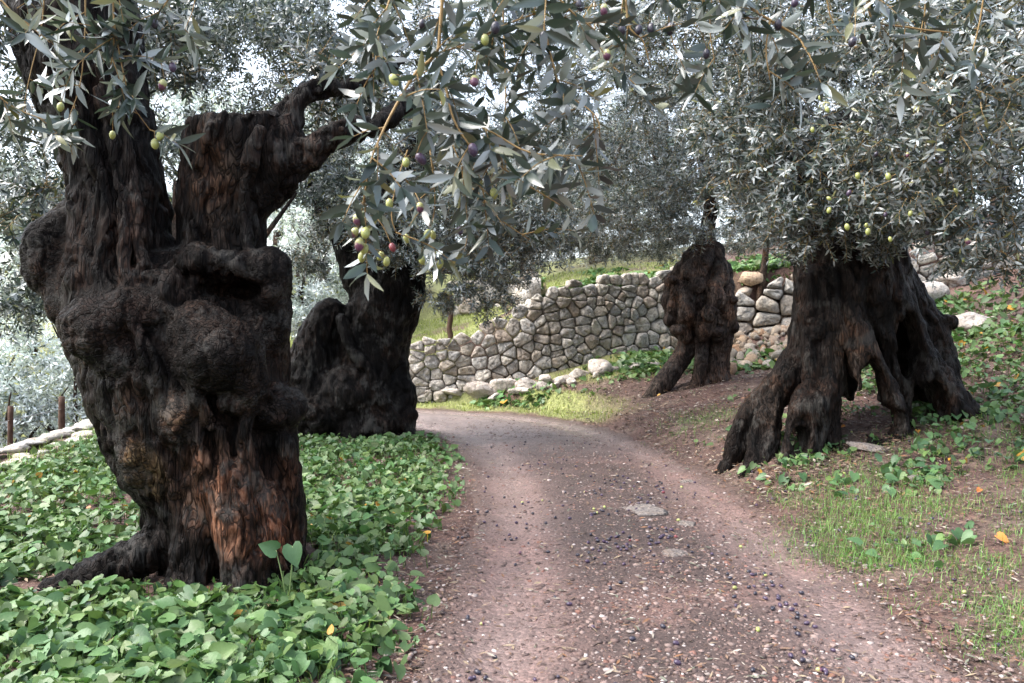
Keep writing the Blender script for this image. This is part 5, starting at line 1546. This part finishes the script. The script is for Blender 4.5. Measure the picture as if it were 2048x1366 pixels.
# gravel
def gravel_d(x, y):
    s_ = np.abs(poly_sd(x, y, TRK))
    rutm = np.exp(-((s_ - .76) / .2) ** 2)
    return np.clip((1 - .65 * rutm * sstep(2.4, 3.4, y)) * sstep(1.35, 1.05, s_) + .35 * sstep(1.1, 1.3, s_), 0, 1) * (.45 + .55 * sstep(-.25, .2, n2(x, y, 1.6, 121)))
qx, qy = scatter(g, 62000, -1.4, 3.4, 2.5, 11.5, gravel_d, 1.7)
n = len(qx)
sz = np.exp(g.normal(-5.12, .55, n)); sz = np.clip(sz, .0025, .02)
BV, BF = ICO1
rot = g.uniform(0, 6.283, n)
jit = 1 + g.uniform(-.3, .3, (n, len(BV)))
vx = BV[None, :, 0] * jit; vy = BV[None, :, 1] * jit * g.uniform(.6, 1, (n, 1)); vz = BV[None, :, 2] * jit * g.uniform(.25, .45, (n, 1))
V = np.stack([qx[:, None] + (vx * np.cos(rot)[:, None] - vy * np.sin(rot)[:, None]) * sz[:, None], qy[:, None] + (vx * np.sin(rot)[:, None] + vy * np.cos(rot)[:, None]) * sz[:, None],
              (terrain(qx, qy) + .012 + sz * .12)[:, None] + vz * sz[:, None]], 2).reshape(-1, 3)
gcol = np.array([(.15, .098, .085), (.20, .145, .128), (.085, .058, .052), (.27, .225, .205), (.38, .33, .31), (.17, .085, .065)])[g.choice(6, n, p=[.27, .18, .32, .10, .04, .09])] * g.uniform(.7, 1.2, (n, 1))
t = NT("gravel_stone"); t.bsdf(t.attr(), .7, None, .35)
BT = BF[BV[BF].mean(1)[:, 2] > -.35]
Fq = (BT[None] + (np.arange(n) * len(BV))[:, None, None]).reshape(-1, 3)
link("gravel", mesh_np("gravel", V, Fq, t.m, np.repeat(gcol, len(BV), 0)), kind="stuff", label="reddish gravel bedded in the track", cat="gravel")

# fallen olives
def fallen_d(x, y):
    s_ = poly_sd(x, y, TRK)
    mid = np.exp(-((s_ - .1) / .42) ** 2) * np.interp(y, [2.4, 3.5, 5, 6.5, 8.5], [.35, .5, 1.0, .8, .25])
    return np.clip(mid + .14 * sstep(1.4, .9, np.abs(s_)) + .10 * sstep(1.0, 1.4, s_) * sstep(3, 1.8, s_), 0, 1) * (.06 + .94 * sstep(.0, .35, n2(x, y, 2.4, 131)))
ox, oy = scatter(g, 9000, -.6, 3.6, 2.5, 9.5, fallen_d, 1.0)
osz = g.uniform(.0105, .0155, len(ox))
order = np.argsort(-osz / oy)
LABS = ["green-yellow olive lying along the gravel track", "half-ripe two-toned olive lying along the gravel track", "dull purple olive fallen along the gravel track", "black ripe olive fallen along the gravel track", "red olive fallen along the gravel track"]
GRPS = ["green fallen olives", "two-toned fallen olives", "purple fallen olives", "black fallen olives", "red fallen olives"]
for i in order[:290]:
    k_ = int(g.choice(5, p=[.035, .025, .40, .50, .04]))
    o = bpy.data.objects.new("fallen_olive", OLIVE_ME[k_]); col.objects.link(o)
    o.location = (ox[i], oy[i], TZ(ox[i], oy[i]) + .012 + osz[i] * .6)
    o.rotation_euler = (R(90) + g.normal() * .2, g.normal() * .2, g.uniform(0, 6.28)); o.scale = (osz[i],) * 3
    o["label"] = LABS[k_]; o["category"] = "olive"; o["group"] = GRPS[k_]
rest = order[290:]
n = len(rest)
rot = g.uniform(0, 6.283, n)
V = []
for j, i in enumerate(rest):
    q = BV * np.array([1, .74, .74]) * osz[i]
    c_, s_ = math.cos(rot[j]), math.sin(rot[j])
    V.append(np.stack([q[:, 0] * c_ - q[:, 1] * s_ + ox[i], q[:, 0] * s_ + q[:, 1] * c_ + oy[i], q[:, 2] + TZ(ox[i], oy[i]) + .012 + osz[i] * .6], 1))
Fq = (BF[None] + (np.arange(n) * len(BV))[:, None, None]).reshape(-1, 3)
oc = np.array([(.012, .011, .02), (.045, .025, .05)])[g.integers(0, 2, n)] * g.uniform(.7, 1.4, (n, 1))
t = NT("fallen_olive_skin"); t.bsdf(t.attr(), .35, None, .5)
link("fallen_olives", mesh_np("fallen_olives", np.concatenate(V) if V else np.zeros((0, 3)), Fq, t.m, np.repeat(oc, len(BV), 0), True), kind="stuff", label="mass of small dark olives fallen farther along the track", cat="olives")

# single yellowed leaves
YL = NT("yellow_leaf"); oi = YL.n("ShaderNodeObjectInfo")
YL.bsdf(YL.ramp(oi.outputs["Random"], [(0, (.48, .22, .035)), (.5, (.42, .13, .035)), (1, (.5, .33, .06))]), .5, None, .4)
yel = mesh_np("yellow_leaf", ARUM_ME[0].vertices and np.array([v.co[:] for v in ARUM_ME[0].vertices])[:len(HV)], HT, YL.m, None, True)
for px, py, sz, lab in ((48, 1305, .11, "yellow heart-shaped leaf in the carpet at the bottom left corner"), (1575, 888, .11, "orange leaf hanging on the bank under the stilt roots"), (1545, 862, .09, "orange leaf caught between the splayed left roots"),
                        (1995, 1085, .13, "long tan dead leaf lying on the thin grass at the right edge"), (1930, 930, .09, "orange leaf pair in the clump at the right edge"), (1690, 860, .08, "orange leaf in the clump below the middle stilt root"),
                        (1835, 870, .07, "small orange leaf on the bank right of the stilt roots"), (180, 1030, .08, "small orange leaf in the carpet beside the burred trunk"), (1320, 795, .09, "orange leaf at the foot of the small twisted olive"), (1960, 990, .07, "pinkish dead leaf on the soil at the right edge")):
    p = ground_at(px, py)
    o = place("yellow_leaf", yel, None, p + np.array([0, 0, .035]), nrm(np.array([g.normal(), g.normal() * .3, -.25])), nrm(np.array([g.normal() * .3, -.4, 1.0])), sz * .55)
    o["label"] = lab; o["category"] = "leaf"; o["group"] = "yellowed leaves"
# a tall pair of leaves before the burred trunk
pp = P(575, 1075, 3.72); pp[2] = TZ(pp[0], pp[1])
pair = thing("arum_plant", pp, "tall pair of heart-shaped leaves standing against the foot of the burred trunk", "plant")
for px, py, ax_, sz in ((552, 1100, (-.75, -.3, .35), .085), (585, 1092, (.25, -.35, -.75), .10)):
    q = P(px, py, 3.70)
    a_ = nrm(np.array(ax_)); n_ = np.array([0, -1, .35]); n_ = nrm(n_ - a_ * (a_ @ n_))
    place("leaf", ARUM_ME[0], pair, q - pp, a_, n_, sz)
    link("stalk", tube_mesh("stalk", [tuple(pp + np.array([0, 0, -.02])) + (.003,), tuple((q + pp) / 2 + np.array([.01, -.02, 0])) + (.003,), tuple(q) + (.0025,)], M_GRASS_STALK, pp, 5), pair)
print("done", time.time() - T0, "tris", sum(len(o.data.loops) - 2 * len(o.data.polygons) for o in bpy.data.objects if o.type == 'MESH'))
